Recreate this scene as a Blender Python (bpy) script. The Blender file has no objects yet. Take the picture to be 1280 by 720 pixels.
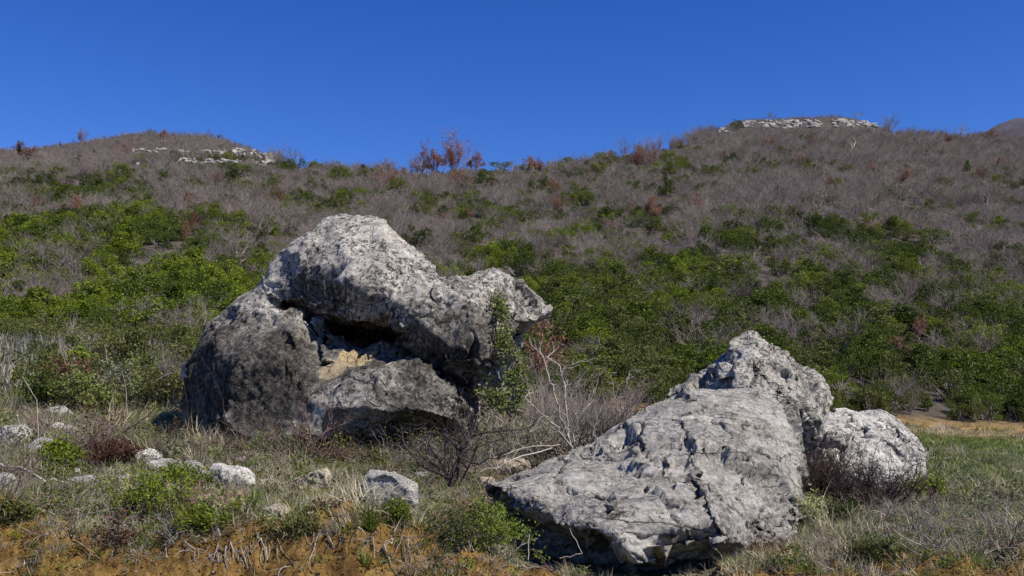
import bpy, bmesh, math, random
import numpy as np
from mathutils import Vector
sc = bpy.context.scene
col = sc.collection
R = math.radians

# ------------------------------------------------------------------ camera model
F, HOR, CZ = 1244.0, 500.0, 1.6
PITCH = math.atan((HOR-360)/F)
cP, sP = math.cos(PITCH), math.sin(PITCH)
def P(px, py, Y):
    """world point seen at photo pixel (px,py) at forward distance Y"""
    a = (px-640)/F; b = (360-py)/F
    t = Y/(cP-b*sP)
    return np.array([a*t, Y, CZ+(sP+b*cP)*t])
def proj(p):
    p = np.asarray(p, float)
    x = p[..., 0]; y = p[..., 1]; z = p[..., 2]-CZ
    d = y*cP+z*sP; v = z*cP-y*sP
    return 640+F*x/d, 360-F*v/d, d
cam = bpy.data.cameras.new('camera'); cob = bpy.data.objects.new('camera', cam); col.objects.link(cob)
cob.location = (0, 0, CZ); cob.rotation_euler = (math.pi/2+PITCH, 0, 0)
cam.sensor_width = 36; cam.lens = 36*F/1280; cam.clip_end = 20000; cam.clip_start = .05
sc.camera = cob

# ------------------------------------------------------------------ light
SUN = np.array([.56, -.32, .77]); SUN /= np.linalg.norm(SUN)
el = math.asin(SUN[2]); az = math.atan2(SUN[0], SUN[1])
w = bpy.data.worlds.new('World'); sc.world = w; w.use_nodes = True
nt = w.node_tree; bg = nt.nodes['Background']
sk = nt.nodes.new('ShaderNodeTexSky'); sk.sky_type = 'NISHITA'; sk.sun_disc = False
sk.sun_elevation = el; sk.sun_rotation = az
sk.altitude = 1500; sk.air_density = 1.0; sk.dust_density = 0.0; sk.ozone_density = 4.0
hs = nt.nodes.new('ShaderNodeHueSaturation'); hs.inputs['Saturation'].default_value = 1.32; hs.inputs['Value'].default_value = 1.15; hs.inputs['Hue'].default_value = .521
nt.links.new(sk.outputs[0], hs.inputs['Color']); nt.links.new(hs.outputs[0], bg.inputs[0]); bg.inputs[1].default_value = .097
sl = bpy.data.lights.new('sun', 'SUN'); sl.energy = 4.8; sl.angle = R(.53); sl.color = (1, .92, .79)
so = bpy.data.objects.new('sun', sl); col.objects.link(so)
so.rotation_euler = Vector(SUN).to_track_quat('Z', 'Y').to_euler()
sc.view_settings.view_transform = 'Standard'; sc.view_settings.look = 'None'
sc.view_settings.gamma = 1; sc.view_settings.use_curve_mapping = False
sc.view_settings.exposure = .34
sc.cycles.max_bounces = 5; sc.cycles.diffuse_bounces = 3; sc.cycles.transmission_bounces = 3
sc.cycles.use_denoising = True

# ------------------------------------------------------------------ numpy noise
def hsh(i, j, k, s=0):
    h = (i.astype(np.int64)*374761393+j.astype(np.int64)*668265263+k.astype(np.int64)*2147483647+s*1274126177) & 0xffffffff
    h = ((h ^ (h >> 13))*1274126177) & 0xffffffff
    h = ((h ^ (h >> 16))*2246822519) & 0xffffffff
    return ((h ^ (h >> 15)) & 0xffffff)/float(0xffffff)
def vnoise(p, s=0):
    p = np.asarray(p, float); f = np.floor(p); i = f.astype(np.int64); t = p-f
    t = t*t*t*(t*(t*6-15)+10)
    out = 0
    for a in (0, 1):
        wa = t[:, 0] if a else 1-t[:, 0]
        for b in (0, 1):
            wb = t[:, 1] if b else 1-t[:, 1]
            for c in (0, 1):
                wc = t[:, 2] if c else 1-t[:, 2]
                out = out+wa*wb*wc*hsh(i[:, 0]+a, i[:, 1]+b, i[:, 2]+c, s)
    return out*2-1
def fbm(p, o=4, s=0, g=.5):
    a = 1; r = 0; n = 0
    for k in range(o):
        r = r+a*vnoise(p*(2.03**k)+17.3*k, s+k); n += a; a *= g
    return r/n
def ridged(p, o=3, s=0):
    a = 1; r = 0; n = 0
    for k in range(o):
        r = r+a*(1-2*np.abs(vnoise(p*(2.1**k)+9.1*k, s+k))); n += a; a *= .5
    return r/n
def worley(p, s=0):
    """F1, F2, offset from the nearest cell point, three random numbers of that cell"""
    i0 = np.floor(p).astype(np.int64)
    n = len(p); d1 = np.full(n, 9.); d2 = np.full(n, 9.); off = np.zeros((n, 3)); cid = np.zeros((n, 3), np.int64)
    for a in (-1, 0, 1):
        for b in (-1, 0, 1):
            for c in (-1, 0, 1):
                ii = i0+np.array([a, b, c])
                q = ii+np.stack([hsh(ii[:, 0], ii[:, 1], ii[:, 2], s+m) for m in (1, 2, 3)], 1)
                v = p-q; d = np.sqrt((v**2).sum(1))
                m = d < d1
                d2 = np.where(m, d1, np.minimum(d2, d)); d1 = np.where(m, d, d1)
                off[m] = v[m]; cid[m] = ii[m]
    rnd = np.stack([hsh(cid[:, 0], cid[:, 1], cid[:, 2], s+m) for m in (7, 8, 9)], 1)*2-1
    return d1, d2, off, rnd
def ss(a, b, x):
    t = np.clip((x-a)/(b-a), 0, 1); return t*t*(3-2*t)

# ------------------------------------------------------------------ objects
def tag(o, label=None, cat=None, group=None, kind=None):
    if label: o['label'] = label
    if cat: o['category'] = cat
    if group: o['group'] = group
    if kind: o['kind'] = kind
    return o
def npmesh(name, V, faces, mats=(), midx=None, smooth=True):
    """faces: list of integer arrays (n,k)"""
    me = bpy.data.meshes.new(name); V = np.asarray(V, np.float32)
    me.vertices.add(len(V)); me.vertices.foreach_set('co', V.ravel())
    fs = [np.asarray(f, np.int32) for f in faces if len(f)]
    tot = np.concatenate([np.full(len(f), f.shape[1], np.int32) for f in fs])
    loops = np.concatenate([f.ravel() for f in fs])
    me.loops.add(len(loops)); me.loops.foreach_set('vertex_index', loops)
    me.polygons.add(len(tot)); me.polygons.foreach_set('loop_start', (np.cumsum(tot)-tot).astype(np.int32))
    me.polygons.foreach_set('loop_total', tot)
    if midx is not None: me.polygons.foreach_set('material_index', np.asarray(midx, np.int32))
    me.polygons.foreach_set('use_smooth', np.full(len(tot), smooth))
    me.update(calc_edges=True)
    for m in mats: me.materials.append(m)
    return me
def link(name, me, parent=None, loc=None):
    o = bpy.data.objects.new(name, me); col.objects.link(o)
    if parent: o.parent = parent
    if loc is not None: o.location = loc
    return o
def empty(name, loc, rz=0, sc_=1):
    o = bpy.data.objects.new(name, None); col.objects.link(o); o.empty_display_size = .1
    o.location = loc; o.rotation_euler.z = rz; o.scale = (sc_,)*3
    return o
class Bag:
    """collects vertex / face arrays, each with a material index"""
    def __init__(s): s.V = []; s.Fc = {}; s.n = 0
    def add(s, V, Fa, m=0):
        Fa = np.asarray(Fa)+s.n; s.V.append(np.asarray(V)); s.n += len(V)
        s.Fc.setdefault((Fa.shape[1], m), []).append(Fa)
    def mesh(s, name, mats, smooth=True):
        fs = []; mi = []
        for (k, m), L in s.Fc.items():
            f = np.concatenate(L); fs.append(f); mi.append(np.full(len(f), m))
        return npmesh(name, np.concatenate(s.V), fs, mats, np.concatenate(mi), smooth)
def tubes(S, k=4):
    """S: array (n,8) p0 p1 r0 r1 -> verts, quads"""
    S = np.asarray(S, float); p0 = S[:, :3]; p1 = S[:, 3:6]; r0 = S[:, 6]; r1 = S[:, 7]
    d = p1-p0; d /= np.maximum(np.linalg.norm(d, axis=1), 1e-9)[:, None]
    up = np.where(np.abs(d[:, 2:3]) < .9, [[0, 0, 1.]], [[1., 0, 0]])
    u = np.cross(d, up); u /= np.linalg.norm(u, axis=1)[:, None]; v = np.cross(d, u)
    an = np.arange(k)*2*np.pi/k
    ring = np.cos(an)[None, :, None]*u[:, None]+np.sin(an)[None, :, None]*v[:, None]
    V = np.concatenate([p0[:, None]+ring*r0[:, None, None], p1[:, None]+ring*r1[:, None, None]], 1).reshape(-1, 3)
    b = (np.arange(len(S))*2*k)[:, None]; i = np.arange(k)[None]; j = (i+1) % k
    Q = np.stack([b+i, b+j, b+k+j, b+k+i], 2).reshape(-1, 4)
    return V, Q
def quads_at(c, u, v):
    """quads centred at c spanned by half vectors u,v"""
    V = np.stack([c-u-v, c+u-v, c+u+v, c-u+v], 1).reshape(-1, 3)
    return V, np.arange(len(c)*4).reshape(-1, 4)
def runit(rg, n):
    v = rg.normal(size=(n, 3)); return v/np.linalg.norm(v, axis=1)[:, None]

# ------------------------------------------------------------------ materials
def newmat(name):
    m = bpy.data.materials.new(name); m.use_nodes = True
    return m, m.node_tree, m.node_tree.nodes['Principled BSDF']
def N(nt, t, **k):
    n = nt.nodes.new(t)
    for a, b in k.items():
        if a.startswith('i_'):
            s = a[2:]; n.inputs[int(s) if s.isdigit() else s.replace('_', ' ')].default_value = b
        else: setattr(n, a, b)
    return n
def ramp(nt, fac, stops, interp='LINEAR'):
    r = nt.nodes.new('ShaderNodeValToRGB'); r.color_ramp.interpolation = interp
    while len(r.color_ramp.elements) < len(stops): r.color_ramp.elements.new(.5)
    for e, (p, c) in zip(r.color_ramp.elements, stops):
        e.position = p; e.color = (*c, 1) if len(c) == 3 else c
    nt.links.new(fac, r.inputs[0]); return r.outputs[0]
def mix(nt, a, b, fac, mode='MIX'):
    m = nt.nodes.new('ShaderNodeMix'); m.data_type = 'RGBA'; m.blend_type = mode
    for s, v in ((m.inputs[0], fac), (m.inputs[6], a), (m.inputs[7], b)):
        if isinstance(v, (int, float)): s.default_value = v
        elif isinstance(v, tuple): s.default_value = (*v, 1)
        else: nt.links.new(v, s)
    return m.outputs[2]
def math_(nt, op, a, b=0., c=None):
    m = nt.nodes.new('ShaderNodeMath'); m.operation = op
    for s, v in zip(m.inputs, (a, b, c)):
        if v is None: continue
        if isinstance(v, (int, float)): s.default_value = v
        else: nt.links.new(v, s)
    return m.outputs[0]
def noise(nt, vec, scale, det=6, rough=.6, dist=0, off=0):
    n = N(nt, 'ShaderNodeTexNoise'); n.inputs['Scale'].default_value = scale; n.inputs['Detail'].default_value = det
    n.inputs['Roughness'].default_value = rough; n.inputs['Distortion'].default_value = dist
    if off:
        a = N(nt, 'ShaderNodeVectorMath', operation='ADD'); a.inputs[1].default_value = (off, off*1.7, -off)
        nt.links.new(vec, a.inputs[0]); vec = a.outputs[0]
    nt.links.new(vec, n.inputs['Vector']); return n.outputs[0]
def leafmat(name, stops, transl=.3, rough=.6, scale=None):
    """leaf colour varies leaf by leaf and plant by plant"""
    m, nt, bs = newmat(name)
    g = N(nt, 'ShaderNodeNewGeometry'); oi = N(nt, 'ShaderNodeObjectInfo')
    f = math_(nt, 'ADD', math_(nt, 'MULTIPLY', g.outputs['Random Per Island'], .5), math_(nt, 'MULTIPLY', oi.outputs['Random'], .5))
    c = ramp(nt, f, stops)
    nt.links.new(c, bs.inputs['Base Color']); bs.inputs['Roughness'].default_value = rough
    bs.inputs['Specular IOR Level'].default_value = .25
    if transl:
        t = N(nt, 'ShaderNodeBsdfTranslucent'); nt.links.new(c, t.inputs[0])
        mx = N(nt, 'ShaderNodeMixShader'); mx.inputs[0].default_value = transl
        nt.links.new(bs.outputs[0], mx.inputs[1]); nt.links.new(t.outputs[0], mx.inputs[2])
        nt.links.new(mx.outputs[0], nt.nodes['Material Output'].inputs[0])
    return m
def S3(a, b, c): return [(0.08, a), (.5, b), (.92, c)]
M = {}
M['leaf_dark'] = leafmat('leaf_dark', S3((.030, .044, .005), (.068, .098, .010), (.125, .165, .018)))
M['leaf_bright'] = leafmat('leaf_bright', S3((.075, .10, .007), (.145, .19, .013), (.225, .28, .022)))
M['leaf_olive'] = leafmat('leaf_olive', S3((.06, .075, .015), (.115, .13, .03), (.19, .20, .06)))
M['leaf_rust'] = leafmat('leaf_rust', S3((.15, .065, .04), (.26, .125, .08), (.4, .23, .16)))
M['leaf_yellow'] = leafmat('leaf_yellow', S3((.10, .14, .012), (.17, .23, .02), (.26, .31, .04)))
M['leaf_vine'] = leafmat('leaf_vine', S3((.10, .13, .03), (.22, .26, .07), (.42, .44, .20)))
M['leaf_grey'] = leafmat('leaf_grey', S3((.09, .10, .05), (.17, .18, .10), (.28, .28, .18)))
M['leaf_brown'] = leafmat('leaf_brown', S3((.05, .022, .014), (.11, .05, .028), (.19, .10, .05)))
M['bark_grey'] = leafmat('bark_grey', S3((.12, .10, .09), (.21, .18, .165), (.34, .30, .28)), 0, .9)
M['bark_far'] = leafmat('bark_far', S3((.12, .10, .087), (.225, .192, .17), (.38, .33, .295)), 0, .9)
M['bark_dark'] = leafmat('bark_dark', S3((.018, .013, .013), (.045, .03, .03), (.10, .07, .068)), 0, .9)
M['bark_red'] = leafmat('bark_red', S3((.08, .045, .04), (.15, .095, .085), (.28, .21, .19)), 0, .9)
M['bark_pale'] = leafmat('bark_pale', S3((.17, .145, .12), (.30, .265, .23), (.47, .42, .37)), 0, .85)
M['straw'] = leafmat('straw', S3((.20, .165, .09), (.38, .33, .20), (.62, .56, .39)), .25, .7)
M['straw_grey'] = leafmat('straw_grey', S3((.17, .145, .11), (.31, .28, .215), (.54, .50, .42)), .2, .7)
M['grass'] = leafmat('grass', S3((.07, .10, .015), (.13, .19, .03), (.24, .29, .07)), .35, .6)
M['grass_field'] = leafmat('grass_field', S3((.08, .11, .02), (.14, .19, .04), (.25, .28, .10)), .35, .6)

def rockmat(name, spk=1., base=(.36, .36, .34), pale=(.56, .56, .53), dark=(.055, .055, .057), stain=.5, streak=None, tan=0., regions=(), scale=1., tandir=None):
    """limestone: pale weathered face, dark lichen and water stains of their own shape, pits, hairline cracks"""
    m, nt, bs = newmat(name); L = nt.links
    tc = N(nt, 'ShaderNodeTexCoord'); v = tc.outputs['Object']
    mp = N(nt, 'ShaderNodeMapping'); L.new(v, mp.inputs[0]); mp.inputs['Scale'].default_value = (scale,)*3
    v = mp.outputs[0]; vs = v
    if streak:
        m2 = N(nt, 'ShaderNodeMapping'); L.new(v, m2.inputs[0]); m2.inputs['Rotation'].default_value = streak[0]; m2.inputs['Scale'].default_value = streak[1]
        vs = m2.outputs[0]
    big = noise(nt, v, 1.5, 5, .62, .4); mid = noise(nt, vs, 5, 8, .68, .3, 3); fine = noise(nt, v, 34, 8, .75, 0, 5)
    grain = noise(nt, v, 130, 3, .7, 0, 9)
    c = ramp(nt, mid, [(.32, base), (.5, tuple(.5*(a+b) for a, b in zip(base, pale))), (.64, pale)])
    c = mix(nt, c, ramp(nt, fine, [(.30, (.2, .2, .2)), (.42, (.65, .65, .65)), (.52, (1., 1., 1.)), (.68, (1.3, 1.3, 1.28))]), .75, 'MULTIPLY')
    c = mix(nt, c, ramp(nt, noise(nt, vs, 15, 5, .7, .6, 51), [(.36, (.5, .5, .5)), (.5, (1, 1, 1)), (.66, (1.18, 1.18, 1.16))]), .5, 'MULTIPLY')
    c = mix(nt, c, ramp(nt, grain, [(.3, (.7, .7, .7)), (.6, (1.1, 1.1, 1.1))]), .6, 'MULTIPLY')
    # black lichen spots and pits, thick in some places and missing in others
    sp = noise(nt, v, 26, 3, .55, .8, 61); dn = noise(nt, v, 2.2, 4, .6, 0, 71)
    spf = ramp(nt, math_(nt, 'ADD', math_(nt, 'ADD', sp, -.05*(1-spk)), math_(nt, 'MULTIPLY', math_(nt, 'SUBTRACT', dn, .5), .5)), [(.54, (0, 0, 0)), (.62, (.85, .85, .85))])
    sp2 = ramp(nt, noise(nt, v, 75, 2, .5, .4, 67), [(.6, (0, 0, 0)), (.68, (.8, .8, .8))])
    c = mix(nt, c, tuple(min(1, x*1.6) for x in dark), spf)
    c = mix(nt, c, tuple(min(1, x*1.3) for x in dark), math_(nt, 'MULTIPLY', sp2, .8*spk))
    c = mix(nt, c, tuple(min(1, x*1.2) for x in pale), ramp(nt, noise(nt, v, 42, 3, .6, 0, 83), [(.62, (0, 0, 0)), (.7, (.7, .7, .7))]))
    # lichen / water stain patches; a region can also paint cavity shade
    f = math_(nt, 'ADD', math_(nt, 'MULTIPLY', big, .55), math_(nt, 'MULTIPLY', noise(nt, vs, 9, 8, .72, .5, 11), .45))
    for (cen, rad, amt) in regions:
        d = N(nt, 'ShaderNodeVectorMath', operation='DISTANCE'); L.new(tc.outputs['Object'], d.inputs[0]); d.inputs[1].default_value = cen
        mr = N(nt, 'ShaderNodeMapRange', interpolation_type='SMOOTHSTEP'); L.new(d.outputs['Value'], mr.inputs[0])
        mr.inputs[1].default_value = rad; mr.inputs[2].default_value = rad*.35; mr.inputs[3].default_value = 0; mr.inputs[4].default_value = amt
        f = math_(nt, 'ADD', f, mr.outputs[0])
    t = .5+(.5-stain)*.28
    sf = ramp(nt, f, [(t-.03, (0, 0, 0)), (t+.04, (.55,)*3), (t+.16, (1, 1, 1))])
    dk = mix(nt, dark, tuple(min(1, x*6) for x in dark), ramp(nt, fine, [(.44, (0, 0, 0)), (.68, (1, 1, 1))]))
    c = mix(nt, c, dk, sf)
    if tan:
        tf = ramp(nt, noise(nt, v, 2.3, 6, .6, .5, 21), [(1-tan-.02, (0, 0, 0)), (1-tan+.1, (1, 1, 1))])
        c = mix(nt, c, (.40, .29, .17), math_(nt, 'MULTIPLY', tf, .7))
    for (cen, rad, colr) in (tandir or ()):
        d = N(nt, 'ShaderNodeVectorMath', operation='DISTANCE'); L.new(tc.outputs['Object'], d.inputs[0]); d.inputs[1].default_value = cen
        q = math_(nt, 'ADD', math_(nt, 'DIVIDE', d.outputs['Value'], rad), math_(nt, 'MULTIPLY', noise(nt, v, 6, 5, .7, 0, 31), .9))
        c = mix(nt, c, colr, ramp(nt, q, [(.95, (1, 1, 1)), (1.2, (0, 0, 0))]))
    # hairline cracks
    vo = N(nt, 'ShaderNodeTexVoronoi', feature='DISTANCE_TO_EDGE'); vo.inputs['Scale'].default_value = 3.2
    wv = N(nt, 'ShaderNodeVectorMath', operation='ADD'); nz = N(nt, 'ShaderNodeTexNoise'); nz.inputs['Scale'].default_value = 4; nz.inputs['Detail'].default_value = 6
    L.new(vs, nz.inputs[0]); sc3 = N(nt, 'ShaderNodeVectorMath', operation='SCALE'); sc3.inputs['Scale'].default_value = .55
    L.new(nz.outputs['Color'], sc3.inputs[0]); L.new(vs, wv.inputs[0]); L.new(sc3.outputs[0], wv.inputs[1]); L.new(wv.outputs[0], vo.inputs['Vector'])
    gate = ramp(nt, noise(nt, v, 1.9, 3, .6, 0, 41), [(.5, (0, 0, 0)), (.6, (1, 1, 1))])
    ck = math_(nt, 'MULTIPLY', ramp(nt, vo.outputs['Distance'], [(.0, (1, 1, 1)), (.022, (0, 0, 0))]), gate)
    v2 = N(nt, 'ShaderNodeTexVoronoi', feature='DISTANCE_TO_EDGE'); v2.inputs['Scale'].default_value = 1.15; L.new(wv.outputs[0], v2.inputs['Vector'])
    g2 = ramp(nt, noise(nt, v, 1.4, 3, .6, 0, 45), [(.44, (0, 0, 0)), (.54, (1, 1, 1))])
    ck = math_(nt, 'MAXIMUM', ck, math_(nt, 'MULTIPLY', ramp(nt, v2.outputs['Distance'], [(.0, (1, 1, 1)), (.013, (0, 0, 0))]), g2))
    c = mix(nt, c, (.04, .036, .032), math_(nt, 'MULTIPLY', ck, .9))
    L.new(c, bs.inputs['Base Color']); bs.inputs['Roughness'].default_value = .92; bs.inputs['Specular IOR Level'].default_value = .15
    h = math_(nt, 'ADD', math_(nt, 'MULTIPLY', fine, .5), math_(nt, 'MULTIPLY', mid, .25))
    h = math_(nt, 'SUBTRACT', math_(nt, 'ADD', h, math_(nt, 'MULTIPLY', grain, .12)), math_(nt, 'MULTIPLY', ck, .35))
    h = math_(nt, 'SUBTRACT', h, math_(nt, 'MULTIPLY', spf, .28))
    b = N(nt, 'ShaderNodeBump'); b.inputs['Strength'].default_value = .95; b.inputs['Distance'].default_value = .035/scale
    L.new(h, b.inputs['Height']); L.new(b.outputs[0], bs.inputs['Normal'])
    return m
# ------------------------------------------------------------------ terrain: height table over (bearing column, distance)
SKY = [(-900, 215), (-300, 205), (0, 184), (50, 178), (100, 172), (160, 166), (200, 165), (260, 171), (300, 181), (335, 196), (355, 206), (400, 210), (500, 214), (600, 212), (700, 208),
       (760, 200), (820, 188), (870, 174), (905, 156), (930, 148), (1000, 143), (1060, 143), (1095, 147), (1110, 162), (1150, 169), (1220, 168), (1280, 174), (1500, 200), (2200, 260)]
RID = [(-900, 340), (0, 320), (330, 300), (420, 270), (700, 270), (800, 300), (900, 360), (1000, 410), (1280, 420), (2200, 420)]
CREST = [(-900, 640), (0, 612), (60, 632), (120, 655), (200, 672), (260, 668), (330, 652), (400, 640), (450, 645), (540, 668), (605, 690), (650, 716), (700, 726), (780, 735), (880, 722), (960, 696), (1040, 704), (1120, 692), (1200, 684), (1280, 696), (2200, 690)]
# Y -> py at control columns
PROF = {
 -700: [(5.0, None), (6.5, 600), (8, 560), (10.5, 510), (14, 470), (20, 440), (32, 422), (58, 410)],
 0:   [(5.0, None), (6.0, 585), (7, 560), (8.5, 528), (10.5, 498), (14, 463), (20, 440), (30, 430), (57, 420)],
 220: [(5.0, None), (6.0, 598), (7, 560), (8.5, 532), (10.5, 505), (14, 476), (20, 452), (30, 440), (58, 428)],
 420: [(5.0, None), (6.0, 600), (7.0, 560), (8.5, 538), (10.5, 520), (14, 505), (20, 492), (30, 482), (59, 474)],
 560: [(5.0, None), (6.0, 616), (7.2, 568), (8.5, 545), (10.5, 530), (14, 516), (20, 504), (30, 494), (60, 488)],
 650: [(5.0, None), (6.0, 690), (7.2, 590), (8.5, 553), (10.5, 537), (14, 525), (20, 514), (30, 508), (60, 505)],
 840: [(5.0, None), (6.0, 705), (7.2, 630), (8.5, 585), (10.5, 562), (14, 548), (20, 535), (30, 526), (61, 519)],
 1060:[(5.0, None), (6.0, 655), (7.2, 628), (8.5, 606), (10.5, 585), (14, 568), (20, 552), (30, 540), (63, 531)],
 1280:[(5.0, None), (6.0, 648), (7.2, 626), (8.5, 608), (10.5, 592), (14, 576), (20, 560), (30, 548), (64, 539)],
 2000:[(5.0, None), (6.0, 655), (7.2, 635), (8.5, 615), (10.5, 600), (14, 585), (20, 568), (30, 556), (64, 547)],
}
def z_of(px, py, Y): return P(px, py, Y)[2]
LY0, LY1, NR = math.log(2.2), math.log(4000), 1300
lY = np.linspace(LY0, LY1, NR); Yr = np.exp(lY)
pcols = np.arange(-900, 2201, 20.)
Zt = np.zeros((len(pcols), NR))
def itp(tab, x): return float(np.interp(x, [t[0] for t in tab], [t[1] for t in tab]))
pk = sorted(PROF)
def prof_col(p0, px):
    cr = itp(CREST, px)
    pts = [(2.2, 0.), (3.2, 0.), (3.75, .04), (4.15, .16), (4.36, .42)]
    zc = z_of(px, cr, 5.0)
    pts += [(4.55, zc-.20), (4.72, zc-.04), (5.0, zc+.0)]
    last = None
    for (Y, py) in PROF[p0]:
        if py is None: continue
        last = (Y, z_of(px, py, Y)); pts.append(last)
    sy, ry = itp(SKY, px)-1, itp(RID, px)
    zr = z_of(px, sy, ry); Y0, z0 = last
    for t in (.02, .05, .09, .14, .22, .35, .5, .7, .88, 1):
        Y = Y0+(ry-Y0)*t; pts.append((Y, z0+(zr-z0)*(t**1.12)))
    pts += [(ry*1.08, zr-2), (ry*1.3, zr-16), (ry*2, zr-40), (1500, -40), (4000, -60)]
    return np.interp(lY, [math.log(a) for a, b in pts], [b for a, b in pts])
for i, px in enumerate(pcols):
    j = min(max(int(np.searchsorted(pk, px)), 1), len(pk)-1); a, b = pk[j-1], pk[j]
    t = float(np.clip((px-a)/(b-a), 0, 1)); t = t*t*(3-2*t)
    Zt[i] = (1-t)*prof_col(a, px)+t*prof_col(b, px)
def blur(A, s, ax):
    k = int(3*s)+1; g = np.exp(-.5*(np.arange(-k, k+1)/s)**2); g /= g.sum()
    return np.apply_along_axis(lambda v: np.convolve(np.pad(v, k, mode='edge'), g, 'valid'), ax, A)
Zn = blur(Zt, 4.0, 1); Zf = blur(Zt, 14, 1); Zr = blur(Zt, 5, 1)
wf = ss(math.log(9), math.log(14), lY)[None]*(1-.0)
Zt = Zn*(1-wf)+Zf*wf
wr = ss(math.log(120), math.log(200), lY)[None]; Zt = Zt*(1-wr)+Zr*wr
near_b = blur(Zt, 2.0, 0); far_b = blur(Zt, .8, 0); wfar = ss(math.log(40), math.log(80), lY)[None]
Zt = near_b*(1-wfar)+far_b*wfar
def H(x, y):
    x = np.atleast_1d(np.asarray(x, float)); y = np.atleast_1d(np.asarray(y, float))
    r = np.hypot(x, y); ph = np.arctan2(x, y)
    phc = np.clip(ph, R(-50), R(50)); Y = np.maximum(r*np.cos(phc), 2.21)
    # bearing -> photo column (approx. on the horizon plane)
    px = 640+F*np.tan(phc)/cP
    ci = np.clip((px-pcols[0])/20., 0, len(pcols)-1.001); c0 = ci.astype(int); ct = ci-c0
    ri = np.clip((np.log(Y)-LY0)/(LY1-LY0)*(NR-1), 0, NR-1.001); r0 = ri.astype(int); rt = ri-r0
    z = (Zt[c0, r0]*(1-ct)+Zt[c0+1, r0]*ct)*(1-rt)+(Zt[c0, r0+1]*(1-ct)+Zt[c0+1, r0+1]*ct)*rt
    bk = ss(R(75), R(110), np.abs(ph)); z = z*(1-bk)+0*bk
    q = np.stack([x, y, z*1.0], 1)
    nearw = ss(3.9, 4.6, Y)*(1-bk)
    z = z+nearw*(.028*fbm(q*np.array([2.2, 2.2, 2.2]), 4, 5)*ss(30, 10, Y)+.035*fbm(q*.9, 2, 8))
    bank = ss(4.25, 4.4, Y)*ss(5.15, 4.85, Y)*(1-bk)
    z = z+bank*(.07*ridged(q*np.array([3.5, 3.5, 1.5]), 4, 12)+.05*fbm(q*14, 3, 13))
    hw = ss(70, 130, Y)*(1-bk)*ss(1500, 480, Y)
    z = z+hw*(1.6*fbm(q*np.array([.035, .035, 0])+3, 4, 21)+.35*fbm(q*np.array([.3, .3, 0]), 2, 22))
    return z
def march(px, py):
    """point of the ground seen at a photo pixel"""
    Ys = np.exp(np.linspace(math.log(4.2), math.log(480), 1500)); a = (px-640)/F
    # x depends weakly on height; two passes
    x = a*Ys
    for _ in range(2):
        z = H(x, Ys); x = a*(Ys*cP+(z-CZ)*sP)
    u, v, d = proj(np.stack([x, Ys, z], 1))
    k = np.nonzero(v <= py)[0]
    if not len(k): return None
    i = k[0]; return np.array([x[i], Ys[i], z[i]])

# ------------------------------------------------------------------ ground sheet (one polar grid, full circle, out to 4 km)
ang = np.concatenate([np.arange(-180, -32, 3.0), np.linspace(-32, 32, 900), np.arange(35, 180.1, 3.0)])
rad = np.concatenate([[.02, 1, 2, 3, 3.6, 3.9], np.linspace(4.1, 6.6, 210), np.exp(np.linspace(math.log(6.62), math.log(45), 200)), np.exp(np.linspace(math.log(46), math.log(480), 210)), np.exp(np.linspace(math.log(490), math.log(9000), 30))])
A, RR = np.meshgrid(np.radians(ang), rad, indexing='ij')
gx = (RR*np.sin(A)).ravel(); gy = (RR*np.cos(A)).ravel()
# carry the bank's face along the bearing in Y rather than r: keep polar, H handles it
gz = H(gx, gy)
na, nr = A.shape
ii = np.arange((na-1))[:, None]*nr+np.arange(nr-1)[None]
Fq = np.stack([ii, ii+1, ii+nr+1, ii+nr], 2).reshape(-1, 4)
m, nt, bs = newmat('earth'); L = nt.links
g = N(nt, 'ShaderNodeNewGeometry'); pos = g.outputs['Position']
sx = N(nt, 'ShaderNodeSeparateXYZ'); L.new(pos, sx.inputs[0])
n1 = noise(nt, pos, 1.1, 6, .62, .3); n2 = noise(nt, pos, 7, 8, .7, .2, 4); n3 = noise(nt, pos, 45, 5, .7, 0, 7); nf = noise(nt, pos, .09, 6, .6, 0, 2)
soil = ramp(nt, n2, [(.28, (.065, .036, .015)), (.45, (.165, .098, .032)), (.58, (.26, .162, .05)), (.75, (.40, .28, .12))])
soil = mix(nt, soil, ramp(nt, n3, [(.3, (.5, .5, .5)), (.6, (1.15, 1.15, 1.15))]), .8, 'MULTIPLY')
litter = ramp(nt, n2, [(.3, (.06, .05, .03)), (.45, (.14, .12, .075)), (.6, (.22, .20, .13)), (.72, (.30, .27, .19))])
moss = ramp(nt, n3, [(.3, (.04, .055, .012)), (.6, (.11, .14, .03))])
nearc = mix(nt, litter, moss, ramp(nt, n1, [(.48, (0, 0, 0)), (.58, (.8, .8, .8))]))
nearc = mix(nt, nearc, (.24, .14, .055), ramp(nt, noise(nt, pos, 2.3, 5, .65, 0, 15), [(.56, (0, 0, 0)), (.66, (.8, .8, .8))]))
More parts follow.
